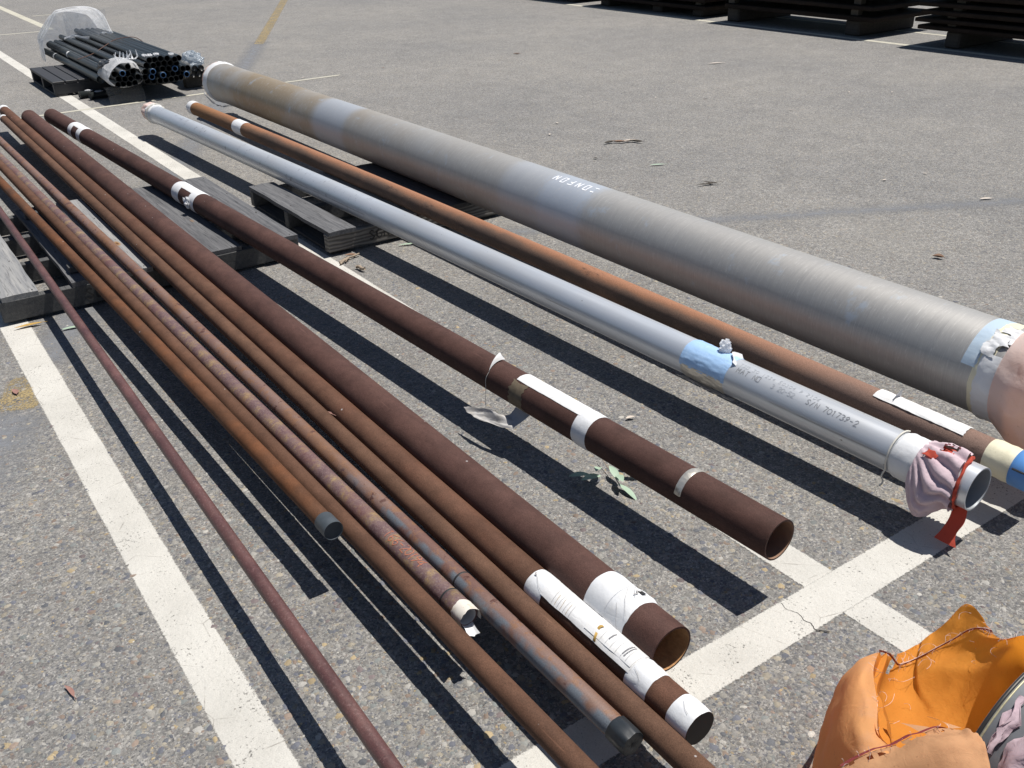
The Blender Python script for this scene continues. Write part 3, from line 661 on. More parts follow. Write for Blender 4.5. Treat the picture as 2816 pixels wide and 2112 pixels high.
# torn tape hanging at the end of P4
tp = []
for i in range(13):
    t = i/12; row = []
    for k in range(17):
        a = 205-230*k/16; jag = fbm((a*.05, 0, 2), 1, 3)*0.010
        y = 0.028+jag-0.036*t-(0.004*t); row.append(P4.pt(y, a, 0.0018+0.0012*abs(fbm((a*.07, t*4, 0), 1, 7))))
    tp.append(row)
MB().grid(tp).build('torn_tape', tape('stained_tape', (0.60, 0.56, 0.50), (0.42, 0.25, 0.08), 0.9), P4.root, True)
fl = [[P4.pt(0.004-0.034*t, 222+k*9, -0.0015)+Vector((0.002*math.sin(t*5+k), 0.002*math.sin(k*1.3), -0.010*t*t+0.005*math.sin(t*3.1)*(k/8-.4))) for k in range(9)] for t in [i/8 for i in range(9)]]
MB().grid(fl).build('tape_tail', M_TAPE, P4.root, True)
# P5
P5 = Pipe('rusty pipe with flaking blue-grey patches and a crumpled black end cap', 0.8879, 0.819, 0.0238, 0.93, 8.3, M_R5, 0.004)
P5.lathe('end_cap', [[(0.040, 0.0246), (0.038, 0.0272), (0.0, 0.0276), (-0.012, 0.0258)], [(-0.012, 0.0258), (-0.013, 0.012), (-0.010, 0.0004)]], M_CAP_BLACK, jit=0.0022, sd=4)
P5.lathe('joint_groove', [[(0.592, 0.0239), (0.590, 0.0247), (0.587, 0.0247), (0.585, 0.0239)]], M_PLUG)
P5.lathe('pipe_sleeve', [[(0.586, 0.0239), (0.585, 0.0246), (0.05, 0.0246), (0.048, 0.0239)]], M_R5)
# P6
P6 = Pipe('tan-brown rusty pipe running off the bottom edge beside the white label', 0.9427, 0.9766, 0.027, 0.3, 8.13, M_R6, 0.005)
P6.ring('tape_band', 8.10, 8.14, M_TAPE, 0.0025)
# P7
P7 = Pipe('brown pipe with a long white paper label and white tape at its black end', 1.0088, 1.0279, 0.0375, 0.862, 8.42, M_R7, 0.004)
P7.lathe('end_plug', [[(-0.0006, 0.0366), (-0.0012, 0.0004)]], M_PLUG)
P7.ring('tape_band', 1.330, 1.391, M_TAPE, 0.0016, 0.0009, 0.003)
P7.ring('tape_band', 0.978, 1.042, M_TAPE, 0.0018, 0.0018, 0.004)
P7.ring('tape_band', 0.862, 0.918, M_TAPE, 0.0016, 0.0009, 0.003)
P7.ring('tape_band', 8.36, 8.43, M_TAPE, 0.003)
lab = P7.label('paper_label', 1.035, 1.335, 30, 143, M_PAPER, 0.0017, 0.0008, 0.0015)
P7.label('paper_label_overlap', 1.038, 1.185, 35, 128, M_PAPER, 0.0028, 0.0006, 0.001)
pr_ = MB()
for (yy, t0_, t1_) in ((1.070, 62, 112), (1.064, 62, 112), (1.118, 75, 105)):
    t = t0_
    while t < t1_:
        q = rnd.uniform(1.5, 4.5)
        pr_.grid([[P7.pt(yy-0.862+d_, t, 0.0042), P7.pt(yy-0.862+d_, t+q, 0.0042)] for d_ in (0, 0.0032)]); t += q+rnd.uniform(.8, 2.2)
pr_.build('printed_text', M_PRINT, P7.root)['kind'] = 'stuff'
sl = MB()
sl.grid([[P7.pt(1.155-0.862+0.004*math.sin(i*.5)-0.0035*wd_-0.0008*i, 85+i*5.5, 0.0045+0.002*math.sin(i)) for wd_ in (-1, 0, 1)] for i in range(11)])
sl.build('label_stain', M_LEAF_Y, P7.root, True)
# P8
P8 = Pipe('thick dark brown pipe with a broad white tape band near its open end', 1.0971, 1.1185, 0.056, 1.035, 7.87, M_R8, 0.0045, bore=M_BORE)
P8.ring('tape_band', 1.186, 1.258, M_TAPE, 0.0016, 0.0012, 0.004)
P8.ring('tape_band', 1.128, 1.194, M_TAPE, 0.0030, 0.0022, 0.007)
P8.label('tape_tear', 1.150, 1.165, 60, 72, M_PLUG, 0.0062)
def crack(p_, pts, wd, mat, off=0.004):
    fn = lambda a, b: (p_.pt(a-p_.y0, b, off), p_.pt(0, b, 1)-p_.pt(0, b, 0))
    return ribbons([pts], fn, wd).build('tape_crease', mat, p_.root)
M_CREASE = plain('crease_line', (0.30, 0.29, 0.28), 0.9)
for pts in ([(1.190, 75), (1.175, 92), (1.162, 108), (1.150, 118), (1.132, 135)], [(1.186, 60), (1.168, 78), (1.150, 92)], [(1.17, 125), (1.155, 140), (1.145, 160), (1.135, 172)]): crack(P8, pts, 0.0007, M_CREASE, 0.0075)
crack(P8, [(1.163, 62), (1.160, 70), (1.166, 74), (1.156, 80), (1.160, 88)], 0.0030, M_CREASE, 0.0078)
crack(P8, [(1.190, t_) for t_ in range(-60, 200, 20)], 0.0010, M_PAPER, 0.0072)
for pts in ([(1.385, 100), (1.372, 106), (1.360, 118), (1.348, 128), (1.336, 134)], [(1.03, 118), (1.015, 125), (1.0, 140)], [(0.905, 95), (0.89, 112), (0.878, 118)]): crack(P7, pts, 0.0007, M_CREASE, 0.0050)
crack(P7, [(1.384, 98), (1.380, 106), (1.376, 104)], 0.0035, M_CREASE, 0.0050)
for k in range(7): crack(P7, [(1.30-.010*k+rnd.uniform(-.002, .002), 92+rnd.uniform(-8, 8)), (1.296-.010*k, 118), (1.294-.010*k, 138)], 0.0006, M_LEAF_Y if k % 2 else M_CREASE, 0.0042)
for k in range(6): crack(P7, [(1.14-.016*k, 66), (1.138-.016*k, 90), (1.135-.016*k, 122)], 0.0005, M_CREASE, 0.0052)
# P9
P9 = Pipe('dark brown pipe with a white label strip and peeling tape, beside the silver pipe', 1.5742, 1.252, 0.0557, 1.150, 7.81, M_R9, 0.0045)
P9.ring('tape_band', 7.10, 7.185, M_TAPE, 0.002); P9.ring('tape_band', 6.90, 6.985, M_TAPE, 0.002); P9.label('paper_label', 6.92, 7.17, 55, 118, M_PAPER)
P9.ring('tape_band', 5.06, 5.16, M_TAPE, 0.002); P9.ring('tape_band', 4.845, 4.92, M_TAPE, 0.002); P9.label('paper_label', 4.86, 5.13, 52, 118, M_PAPER)
crumple('crumpled_tape', P9.pt(4.905-1.15, 172, 0.008), 0.022, M_TAPE, P9.root, 8, 0.8, (0.7, 1.1, 1.2), 3)
P9.ring('tape_band', 1.800, 1.862, M_TAPE, 0.0016, 0.001, 0.004)
P9.label('paper_label', 1.83, 2.155, 52, 117, M_PAPER, 0.0014, 0.0006, 0.001)
P9.label('tape_residue', 2.095, 2.165, 118, 215, M_RESIDUE, 0.0006, 0.0006, 0.006, ragged=0.02)
P9.ring('tape_band', 1.425, 1.448, M_FOIL, 0.0012, 0.0016, 0.004, 50, 175)
# standing torn flap and thread
fl = []
for i in range(9):
    t = i/8
    fl.append([P9.pt(2.31-1.15-0.045*t*0.7-0.028*k/5*(1-t), 62+t*78, 0.002)+Vector((-0.010*math.sin(3.1*k/5)*(1-t), 0, 0.030*(1-abs(k/5-.45)*1.5)*(1-t)**1.3)) for k in range(6)])
MB().grid(fl).build('torn_label', M_PAPER, P9.root, True)
MB().tube(catmull([P9.pt(1.125, 138, 0.003), P9.pt(1.128, 165, 0.004), P9.pt(1.130, 200, 0.006), P9.pt(1.130, 215, 0.02)-Vector((0, 0, 0.04))], 5), 0.0009, 5).build('loose_thread', M_STRING, P9.root, True)
hang = surf([[P9.pt(1.005, 235, 0.001), P9.pt(0.97, 236, 0.001), P9.pt(0.935, 237, 0.001)],
             [P9.pt(1.01, 232, 0.01)+Vector((-0.0186, 0.0000, -0.0186)), P9.pt(0.975, 232, 0.01)+Vector((-0.0198, 0.0000, -0.0211)), P9.pt(0.94, 232, 0.01)+Vector((-0.0211, 0.0070, -0.0186))],
             [P9.pt(1.03, 225, 0.01)+Vector((-0.0384, 0.0000, -0.0124)), P9.pt(0.99, 225, 0.01)+Vector((-0.0434, 0.0000, -0.0279)), P9.pt(0.96, 225, 0.01)+Vector((-0.0465, 0.0035, -0.0384))],
             [P9.pt(1.10, 225, 0.01)+Vector((-0.0527, 0.0140, -0.0279)), P9.pt(1.06, 225, 0.01)+Vector((-0.0577, 0.0140, -0.0434)), P9.pt(1.03, 225, 0.01)+Vector((-0.0651, 0.0070, -0.0471))],
             [P9.pt(1.16, 225, 0.01)+Vector((-0.0682, 0.0210, -0.0459)), P9.pt(1.12, 225, 0.01)+Vector((-0.0732, 0.0210, -0.0496)), P9.pt(1.10, 225, 0.01)+Vector((-0.0769, 0.0070, -0.0508))]], 5, 5)
for i, r_ in enumerate(hang):
    for k, p in enumerate(r_): r_[k] = p+Vector((0.004*fbm((i*.3, k*.3, 0), 1, 2), 0.006*fbm((i*.25, k*.4, 3), 1, 5), 0.009*fbm((i*.22, k*.35, 1), 1, 8)))*min(1, i/4)
MB().grid(hang).build('peeling_tape', tape('dull_white_tape', (0.42, 0.41, 0.40), amt=0.5), P9.root, True)
# P10
P10 = Pipe('smooth silver pipe with blue tape and a torn pink cloth cover', 2.1593, 1.8729, 0.0625, 0.992, 7.48, M_SILVER, 0.004, 0.014, M_BORE_SILVER, 56)
P10.ring('blue_tape', 1.812, 2.005, M_BLUE_TAPE, 0.0018, 0.0016, 0.006, 40, 182)
P10.ring('foil_tape', 1.816, 2.000, M_FOIL, 0.0015, 0.0028, 0.006, 176, 235)
P10.label('tape_flap', 1.80, 2.03, 226, 262, tape('grey_tape', (0.5, 0.5, 0.52)), 0.012, 0.003, 0.006)
crumple('tape_knot', P10.pt(1.88-0.992, 78, 0.018), 0.020, M_FILM_WHITE, P10.root, 8, 0.7, (0.9, 1.0, 1.2), 8)
fl = [[P10.pt(1.815-0.992+0.02*math.sin(k*.6)+0.012*t, 60+k*7, 0.002+0.012*t) for t in (0, .5, 1)] for k in range(9)]
MB().grid(fl).build('lifted_tape_edge', M_TAPE, P10.root, True)
P10.text('MAT', 1.782, 133, 0.019, 0.88, M_INK, 0.0024, wob=0.03, name='stamped_marking')
P10.text('NO', 1.717, 133, 0.018, 0.80, M_INK, 0.0022, wob=0.03, name='stamped_marking')
P10.text('3 20-52', 1.645, 133, 0.016, 0.78, M_FAINT_INK, 0.0021, wob=0.04, name='stamped_marking')
P10.text('S/N', 1.516, 133, 0.018, 0.88, M_INK, 0.0022, wob=0.03, name='stamped_marking')
P10.text('701739-2', 1.456, 133, 0.019, 0.78, M_INK, 0.0023, wob=0.03, name='stamped_marking')
P10.text('TSO 30 1234 50304 9 2106', 1.786, 110, 0.013, 0.98, M_FAINT_INK, 0.0018, wob=0.05, name='stamped_marking')
P10.ring('tape_band', 1.138, 1.216, M_TAPE, 0.003, 0.0022, 0.014)
# cloth gathered behind the rim, hanging below on the left
ctl = []
for i in range(7):
    t = i/6; row = []
    for k in range(13):
        a = 60+270*k/12            # from the upper right, over the top left, to underneath
        low = max(0.0, math.sin(rad((a-120)*0.95))) if 120 < a < 310 else 0.0
        sag = 0.060*low*math.sin(math.pi*min(1, t*1.15+0.12))**0.9
        off = 0.004+0.010*abs(math.sin(a*0.115+t*1.7))*(0.4+t)+0.006*math.sin(math.pi*t)
        y = 1.150-0.992-0.115*t-0.012*math.sin(rad(a-90))*t
        p = P10.pt(y, a, off); p += Vector((-0.35*sag, 0, -sag)); row.append(p)
    ctl.append(row)
G = surf(ctl, 6, 7)
for i, r_ in enumerate(G):
    for k, p in enumerate(r_):
        t = i/(len(G)-1); a = 60+270*k/(len(r_)-1)
        ph = (a-80)/(0.55+0.7*t)*0.125+1.6*mnoise.noise(Vector((a*.022, t*.8, 2.2))); f = (abs(math.sin(ph))-.45)*0.019*(.55+.9*abs(mnoise.noise(Vector((a*.03, t*1.5, 9.2)))))*min(1, t*2.2+.1)*(1 if a > 80 else .5); n_ = Vector((math.cos(rad(a)), 0, math.sin(rad(a))))
        r_[k] = p+n_*(f+0.003*fbm((a*.05, t*5, 1), 1, 5))
mb = MB(); nn, mm_ = len(G), len(G[0]); mb.v = [tuple(p) for r_ in G for p in r_]
for i in range(nn-1):
    for k in range(mm_-1):
        a = 60+270*k/(mm_-1); t = i/(nn-1)
        if (64 < a < 104 and 0.34+0.004*(104-a) < t+0.15*fbm((a*.2, t*9, 0), 1, 4) < 0.60+0.004*(104-a)) or (114 < a < 126 and 0.12 < t < 0.36): continue
        mb.f.append((i*mm_+k, i*mm_+k+1, (i+1)*mm_+k+1, (i+1)*mm_+k))
cv = mb.build('cloth_cover', M_PINK, P10.root, True)
rim = [[P10.pt(0.034-0.012*math.sin(rad(a-90))+0.010*t+0.003*fbm((a*.05, t, 0), 1, 1), a, 0.006+(0.007+0.004*fbm((a*.07, 0, 5), 1, 3))*math.sin(math.pi*t)) for t in (0, .25, .5, .75, 1)] for a in range(55, 268, 6)]
MB().grid(rim).build('red_hem', M_RED, cv, True)
P10.label('red_patch', 1.050, 1.122, 60, 108, M_RED, 0.0025, 0.004, 0.01, cv, 0.01)
P10.label('red_patch', 1.095, 1.135, 110, 130, M_RED, 0.009, 0.004, 0.01, cv, 0.01)
tg = surf([[P10.pt(0.050, 262, 0.004), P10.pt(0.030, 264, 0.004), P10.pt(0.012, 266, 0.003)],
           [P10.pt(0.050, 255, 0.02)+Vector((-0.0112, -0.0090, -0.0150)), P10.pt(0.032, 255, 0.02)+Vector((-0.0096, -0.0090, -0.0165)), P10.pt(0.012, 256, 0.02)+Vector((-0.0080, -0.0108, -0.0150))],
           [P10.pt(0.058, 250, 0.03)+Vector((-0.0288, -0.0162, -0.0375)), P10.pt(0.040, 250, 0.03)+Vector((-0.0272, -0.0180, -0.0413)), P10.pt(0.022, 250, 0.03)+Vector((-0.0240, -0.0180, -0.0375))],
           [P10.pt(0.066, 250, 0.03)+Vector((-0.0496, -0.0180, -0.0585)), P10.pt(0.040, 250, 0.03)+Vector((-0.0464, -0.0234, -0.0615)), P10.pt(0.010, 250, 0.03)+Vector((-0.0464, -0.0234, -0.0600))]], 5, 5)
MB().grid(tg).build('red_tail', M_RED, cv, True)
MB().tube(catmull([P10.pt(1.222-0.992, a, 0.0045) for a in range(60, 215, 12)]+[P10.pt(0.232, 215, 0.010)+Vector((-0.004, 0.004, -0.012)), P10.pt(0.236, 215, 0.010)+Vector((-0.002, -0.006, -0.028)), P10.pt(0.232, 215, 0.012)+Vector((-0.006, 0.002, -0.042))], 4), 0.0026, 6).build('tie_string', M_STRING, P10.root, True)
# far end cap of P10
P10.lathe('cloth_cover', [[(6.40, 0.0640), (6.45, 0.069), (6.50, 0.067), (6.55, 0.050), (6.565, 0.025), (6.57, 0.0005)]], M_SALMON, jit=0.008, sd=3)
P10.ring('tape_band', 7.33, 7.42, M_TAPE, 0.006, 0.006, 0.012)
for d_ in (0.0, 0.02): MB().tube([P10.pt(7.35+d_-0.992, a, 0.010) for a in range(30, 240, 10)], 0.004, 6).build('tie_rope', M_STRING, P10.root, True)
# P11
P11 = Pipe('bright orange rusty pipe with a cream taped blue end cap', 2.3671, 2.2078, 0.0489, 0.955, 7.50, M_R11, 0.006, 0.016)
P11.ring('tape_band', 6.43, 6.59, M_TAPE, 0.002, 0.001, 0.006); P11.ring('tape_band', 7.42, 7.51, M_TAPE, 0.002)
lb = P11.label('paper_label', 1.150, 1.445, 55, 126, M_PAPER, 0.0016, 0.0018, 0.002, ragged=0.002)
fl = [[P11.pt(1.385-0.955+0.006*math.sin(t*3), 60+k*9, 0.002)+Vector((0.004*math.sin(t*3.1), -0.006*math.sin(t*2), 0.034*t*(1-0.12*k))) for t in (0, .25, .5, .75, 1)] for k in range(7)]
MB().grid(fl).build('torn_label', M_TAPE, P11.root, True)
P11.ring('tape_band', 0.995, 1.078, M_CREAM, 0.002, 0.0016, 0.004)
cp_ = P11.lathe('end_cap', [[(0.045, 0.0500), (0.044, 0.0535), (-0.002, 0.0535), (-0.006, 0.0515)], [(-0.006, 0.0515), (-0.007, 0.036), (0.004, 0.035)], [(0.004, 0.035), (0.004, 0.0005)]], M_CAP_BLUE)
MB().tube([P11.pt(0.036, 158, 0.006), P11.pt(0.010, 158, 0.006), P11.pt(-0.008, 158, 0.0), P11.pt(-0.009, 150, -0.010)], 0.003, 6).build('cap_slit', M_PLUG, cp_)
# P12
P12 = Pipe('very thick grey machined steel pipe with hand-painted white letters', 2.6636, 2.5904, 0.1488, 1.12, 7.86, M_GREY, 0.010, 0.010, K=72)
P12.text('=ONFON', 3.108, 95.0, 0.040, 1.33, M_CHALK, 0.0062, 1, 1, 0.04, 'painted_lettering')
P12.ring('blue_tape', 1.245, 1.300, M_PALE_BLUE, 0.0010, 0.0006, 0.003, 60, 160)
P12.ring('cream_tape', 1.215, 1.262, M_CREAM, 0.0018, 0.0014, 0.012)
P12.ring('tape_band', 1.176, 1.252, M_TAPE, 0.0034, 0.004, 0.014, 140, 300)
for i, (a_, b_, t0_, t1_) in enumerate(((1.20, 1.26, 112, 128), (1.19, 1.24, 96, 110), (1.215, 1.255, 128, 142), (1.18, 1.21, 100, 122))):
    P12.label('torn_tape', a_, b_, t0_, t1_, M_TAPE, 0.006, 0.005, 0.012, ragged=0.015)
ctl = []
for i in range(8):
    t = i/7; row = []
    for k in range(19):
        a = -60+360*k/18
        low = max(0.0, -math.sin(rad(a-25)))
        r_ = 0.1488*(1.0+0.05*math.sin(math.pi*t))*(1 if t < 0.72 else math.sqrt(max(0.0, 1-((t-0.72)/0.285)**2)))
        y = 1.19-1.12-0.34*t; p = Vector((r_*math.cos(rad(a)), y, P12.c(y)+r_*math.sin(rad(a))+0.006))
        p += Vector((-0.030*low*math.sin(math.pi*t), 0, -0.055*low*math.sin(math.pi*min(1, t*0.9+.05)))); row.append(p)
    ctl.append(row)
G = surf(ctl, 5, 4)
for i, r_ in enumerate(G):
    for k, p in enumerate(r_):
        t = i/(len(G)-1); a = -60+360*k/(len(r_)-1); n_ = Vector((math.cos(rad(a)), 0, math.sin(rad(a))))
        r_[k] = p+n_*(0.012*(1-abs(2*mnoise.noise(Vector((a*.030+t*1.5, t*2.2, 3.3)))))*min(1, 5*t)+0.008*(1-abs(2*mnoise.noise(Vector((a*.05-t*2, t*3.0, 8.1)))))*min(1, 5*t)+0.008*abs(fbm((a*.035, t*3, 0), 1, 9))*min(1, 8*t)+0.008)
MB().grid(G).build('cloth_cover', M_SALMON, P12.root, True)
MB().tube([tuple(p) for p in catmull([G[22][k]+Vector((-0.002, 0, 0)) for k in (40, 44, 48, 52, 56)], 3)], 0.0016, 5).build('cover_seam', M_SEAM, P12.root)
P12.lathe('cloth_cover', [[(6.68, 0.1500), (6.72, 0.153), (6.77, 0.150), (6.80, 0.12), (6.81, 0.06), (6.812, 0.0005)]], M_SALMON, jit=0.008, sd=6)
P12.ring('tape_band', 7.78, 7.86, M_TAPE, 0.006, 0.004, 0.02)
P12.label('hanging_tape', 7.76, 7.80, 195, 285, M_FILM_WHITE, 0.03, 0.01, 0.01)

# ------------------------------------------------------------------ foreground pipe with orange cover
PF = Pipe('large grey pipe at the bottom right corner with an open orange cloth cover', 1.372, 1.372, 0.190, -1.6, 0.473, plain('dusty_dark_steel', (0.13, 0.14, 0.155), 0.62, 0.25, 0.6, 16, 0.4), 0.010, K=96, z=0.0445)
PF.lathe('rim_band', [[(2.066, 0.1902), (2.066, 0.1920), (2.072, 0.1920), (2.073, 0.189)]], plain('dark_rim', (0.05, 0.048, 0.045), 0.45, 0.5, 0.3, 40))
PF.lathe('rim_line', [[(2.0615, 0.1902), (2.062, 0.1914), (2.0645, 0.1914), (2.065, 0.1902)]], plain('worn_rim_edge', (0.40, 0.37, 0.24), 0.5, 0.4, 0.7, 110))
ox, oy, oz = 1.343, 0.473, 0.0
def W(x, y, z): return Vector((x-1.372, y+1.6, z))       # world -> local of the pipe
def rimp(th, q=0.187): return W(1.372+q*math.cos(rad(th)), 0.470, 0.2345+q*math.sin(rad(th)))
inner = [
 [rimp(165), rimp(190), rimp(228), rimp(268), rimp(305), rimp(340), rimp(378), rimp(420)],
 [W(1.080, .550, .362), W(1.135, .552, .25), W(1.215, .56, .16), W(1.345, .57, .122), W(1.46, .57, .155), W(1.505, .56, .24), W(1.515, .555, .30), W(1.478, .535, .372)],
 [W(1.138, .603, .368), W(1.190, .61, .245), W(1.270, .63, .145), W(1.385, .64, .105), W(1.49, .64, .145), W(1.535, .62, .215), W(1.548, .605, .265), W(1.530, .585, .300)],
 [W(1.215, .660, .352), W(1.275, .685, .23), W(1.355, .715, .135), W(1.455, .725, .09), W(1.535, .715, .12), W(1.575, .690, .175), W(1.595, .675, .215), W(1.580, .630, .262)],
 [W(1.345, .730, .262), W(1.425, .757, .185), W(1.505, .782, .118), W(1.570, .780, .10), W(1.615, .767, .135), W(1.632, .748, .175), W(1.655, .729, .215), W(1.600, .655, .238)],
]
G = surf(inner, 10, 10)
def fold(k, t, o): return 1-abs(2*mnoise.noise(Vector((k, t, o))))
for i, r_ in enumerate(G):
    for k, p in enumerate(r_):
        t = i/(len(G)-1); f = min(1, t*4); u_ = k/(len(r_)-1)
        d_ = 0.022*fold(u_*3.6+t*1.3, t*1.7, 2.3)+0.018*fold(u_*2.4-t*2.6, t*1.4, 7.7)+0.008*fold(u_*7+t*3, t*5, 4.4)
        r_[k] = p+Vector((0.30*d_*(1 if u_ < .5 else -1), -0.25*d_, 0.8*d_))*f*(0.35 if k < 7 else 1)
mb = MB(); nn, mm_ = len(G), len(G[0]); mb.v = [tuple(p) for r_ in G for p in r_]
for i in range(nn-1):
    for k in range(mm_-1):
        if i > nn-7 and 17 < k+1.5*fbm((i*.4, k*.3, 0), 1, 1) < 21: continue          # torn hole
        mb.f.append((i*mm_+k, i*mm_+k+1, (i+1)*mm_+k+1, (i+1)*mm_+k))
oc = mb.build('cloth_cover', M_ORANGE, PF.root, True)
# outer faded flap rolled over the left side
crest = [[r_[0], r_[0]] for r_ in G]
flap = [
 [G[4][0], W(1.0420, .530, .375), W(1.0180, .545, .325), W(1.0330, .59, .225), W(1.0650, .632, .13), W(1.1000, .66, .05)],
 [G[10][0], W(1.0620, .560, .378), W(1.0400, .580, .325), W(1.0560, .625, .225), W(1.0950, .665, .13), W(1.1300, .69, .05)],
 [G[20][0], W(1.1170, .612, .384), W(1.0960, .632, .335), W(1.1110, .667, .232), W(1.1480, .697, .13), W(1.1800, .717, .05)],
 [G[30][0], W(1.1800, .660, .375), W(1.1630, .680, .33), W(1.1780, .710, .225), W(1.2150, .735, .115), W(1.2400, .75, .04)],
 [G[40][0], W(1.305, .735, .270), W(1.280, .745, .24), W(1.285, .760, .17), W(1.310, .778, .09), W(1.335, .79, .03)],
]
G2 = surf(flap, 7, 6)
for i, r_ in enumerate(G2):
    for k, p in enumerate(r_):
        d_ = 0.013*fold(k*.09, i*.05, 3.1)+0.009*fold(k*.04+i*.06, i*.12, 9.0)+0.006*fold(k*.2, i*.16, 6.0)
        d_ -= 0.016; r_[k] = p+Vector((-0.7*d_, 0.1*d_, 0.6*d_))*min(1, k/4)
MB().grid(G2).build('folded_flap', M_PEACH, oc, True)
# near flap curling over the rim at the bottom of the picture
near = [
 [W(1.000, .560, .355), W(1.045, .535, .385), W(1.090, .508, .408), W(1.130, .485, .42), W(1.16, .470, .405)],
 [W(.985, .535, .345), W(1.035, .500, .400), W(1.085, .472, .435), W(1.125, .455, .446), W(1.155, .457, .43)],
 [W(.970, .500, .30), W(1.022, .460, .375), W(1.070, .435, .430), W(1.115, .425, .450), W(1.150, .44, .44)],
 [W(.960, .460, .24), W(1.010, .415, .33), W(1.055, .39, .40), W(1.105, .39, .435), W(1.145, .425, .435)],
]
G3 = surf(near, 6, 7)
for i, r_ in enumerate(G3):
    for k, p in enumerate(r_): r_[k] = p+Vector((0, 0, 0.010*fold(k*.12, i*.15, 5.5)-.006+0.004*fbm((k*.2, i*.3, 0), 1, 7)))
mb = MB().grid(G3); m3 = len(G3[0])
mb.f = [f for q, f in enumerate(mb.f) if not (q//(m3-1) < 2 and fbm((q*.37, q//(m3-1), 0), 1, 2) > .08)]
mb.build('near_flap', M_PALE_CLOTH, oc, True)
# stitched hem across the mouth, and frayed edges
hemrow = [G[int((nn-1)*(0.93-0.16*max(0, (k-21)/(mm_-22))))][k]+Vector((-.003, -.004, .006)) for k in range(22, mm_)]
hemrow = [sum((hemrow[min(max(i+q, 0), len(hemrow)-1)] for q in range(-5, 6)), Vector())/11 for i in range(len(hemrow))]
hemL = catmull([G[-1][0]+Vector((0, 0, .004)), (G[-1][0]+hemrow[0])*.5+Vector((0, 0, .012))]+hemrow[::5]+[hemrow[-1]], 3)
MB().grid([[p+Vector((0, .001, -0.0028)), p+Vector((-0.0005, -0.0008, 0.0)), p+Vector((0, 0, 0.0022))] for p in hemL]).build('hem', M_SEAM, oc, True)
MB().tube([p+Vector((0, 0, 0.0035)) for p in hemL], 0.0007, 5).build('hem_cord', M_FRAY, oc, True)
hem2 = [r_*1.0 for r_ in G3[0]]
MB().grid([[p+Vector((.004, .012, -0.012)), p+Vector((.002, .006, -.002)), p+Vector((0, 0, 0.003))] for p in hem2]).build('hem', M_SEAM, oc, True)
fr = MB()
src = [p for p in hemL]*2+[r_[0] for r_ in G2]+[p for p in G[-1]]+[p for p in G3[0]]*2+[r_[-1] for r_ in G]
for q in range(260):
    p = rnd.choice(src); d = Vector((rnd.gauss(0, 1), rnd.gauss(0, 1), rnd.gauss(0, .8))).normalized()*rnd.uniform(.005, .020)
    fr.tube(catmull([p, p+d*.5+Vector((0, 0, rnd.uniform(-.004, .006))), p+d], 3), 0.0003, 3, cap=False)
for q in range(26):        # loose threads lying inside
    p = G[rnd.randrange(6, nn)][rnd.randrange(12, mm_-9)]+Vector((0, -.002, .004)); a_ = rnd.uniform(0, 6.3); L_ = rnd.uniform(.02, .06)
    fr.tube(catmull([p+Vector((math.cos(a_+.5*j)*L_*j/3, math.sin(a_+.5*j)*L_*j/3*.6, .004*j)) for j in range(4)], 3), 0.00032, 3, cap=False)
fr.build('frayed_threads', M_FRAY, oc)['kind'] = 'stuff'
# torn pointed scraps standing up from the near edge
for i, (p0, p1, p2) in enumerate(((W(1.115, .505, .405), W(1.160, .485, .40), W(1.165, .590, .325)), (W(1.165, .485, .40), W(1.185, .478, .395), W(1.185, .535, .37)))):
    MB().grid([[p0.lerp(p2, t)+Vector((0, 0, .006*math.sin(3*t))), p1.lerp(p2, t)] for t in (0, .3, .6, .85, 1)]).build('cloth_scrap', M_PALE_CLOTH, oc, True)
# faded tatters lying on the pipe
for i, (ya, yb, t0_, t1_, of) in enumerate(((0.430, 0.452, 112, 143, .006), (0.375, 0.425, 124, 152, .016), (0.432, 0.462, 147, 162, .010), (0.34, 0.40, 100, 132, .016))):
    n = 10; P = []
    for a in range(n+1):
        row = []
        for b in range(9):
            t = t0_+(t1_-t0_)*b/8; wdt = math.sin(math.pi*(b+.6)/9.2)
            y = (ya+yb)/2+(a/n-.5)*(yb-ya)*wdt+0.012*fbm((b*.5, a*.2, i), 1, i*3)
            row.append(PF.pt(y+1.6, t, of*math.sin(math.pi*a/n)+0.004+0.010*abs(fbm((a*.25, b*.3, i), 1, 4))))
        P.append(row)
    MB().grid(P).build('cloth_tatter', M_PINK if i != 3 else M_PEACH, PF.root, True)

# ------------------------------------------------------------------ far pallet and black pipe bundles
bp = empty('plastic_pallet', (1.64, 9.70, 0)); tag(bp, 'black slatted pallet under the black pipe bundles', 'pallet')
for i in range(10):
    MB().box(i*0.114, i*0.114+0.104, 0, 1.05, 0.112, 0.135, 0, 0.003).build('deck_slat', M_BLACK_PALLET, bp)
for y in (0.002, 0.50, 0.985):
    MB().box(0.004, 1.126, y, y+0.06, 0.022, 0.1115, 0, 0.003).build('bearer', M_BLACK_PALLET, bp)
for x in (0.0, 0.52, 1.02):
    MB().box(x+0.006, x+0.11, 0.004, 1.04, 0.002, 0.0215, 0, 0.002).build('bottom_slat', M_BLACK_PALLET, bp)
SB = [(2.157, .301), (2.089, .258), (2.193, .257), (2.139, .246), (2.216, .212), (2.058, .208), (2.106, .205), (2.154, .203), (2.037, .166), (2.085, .163), (2.132, .163), (2.180, .166), (2.035, .25)]
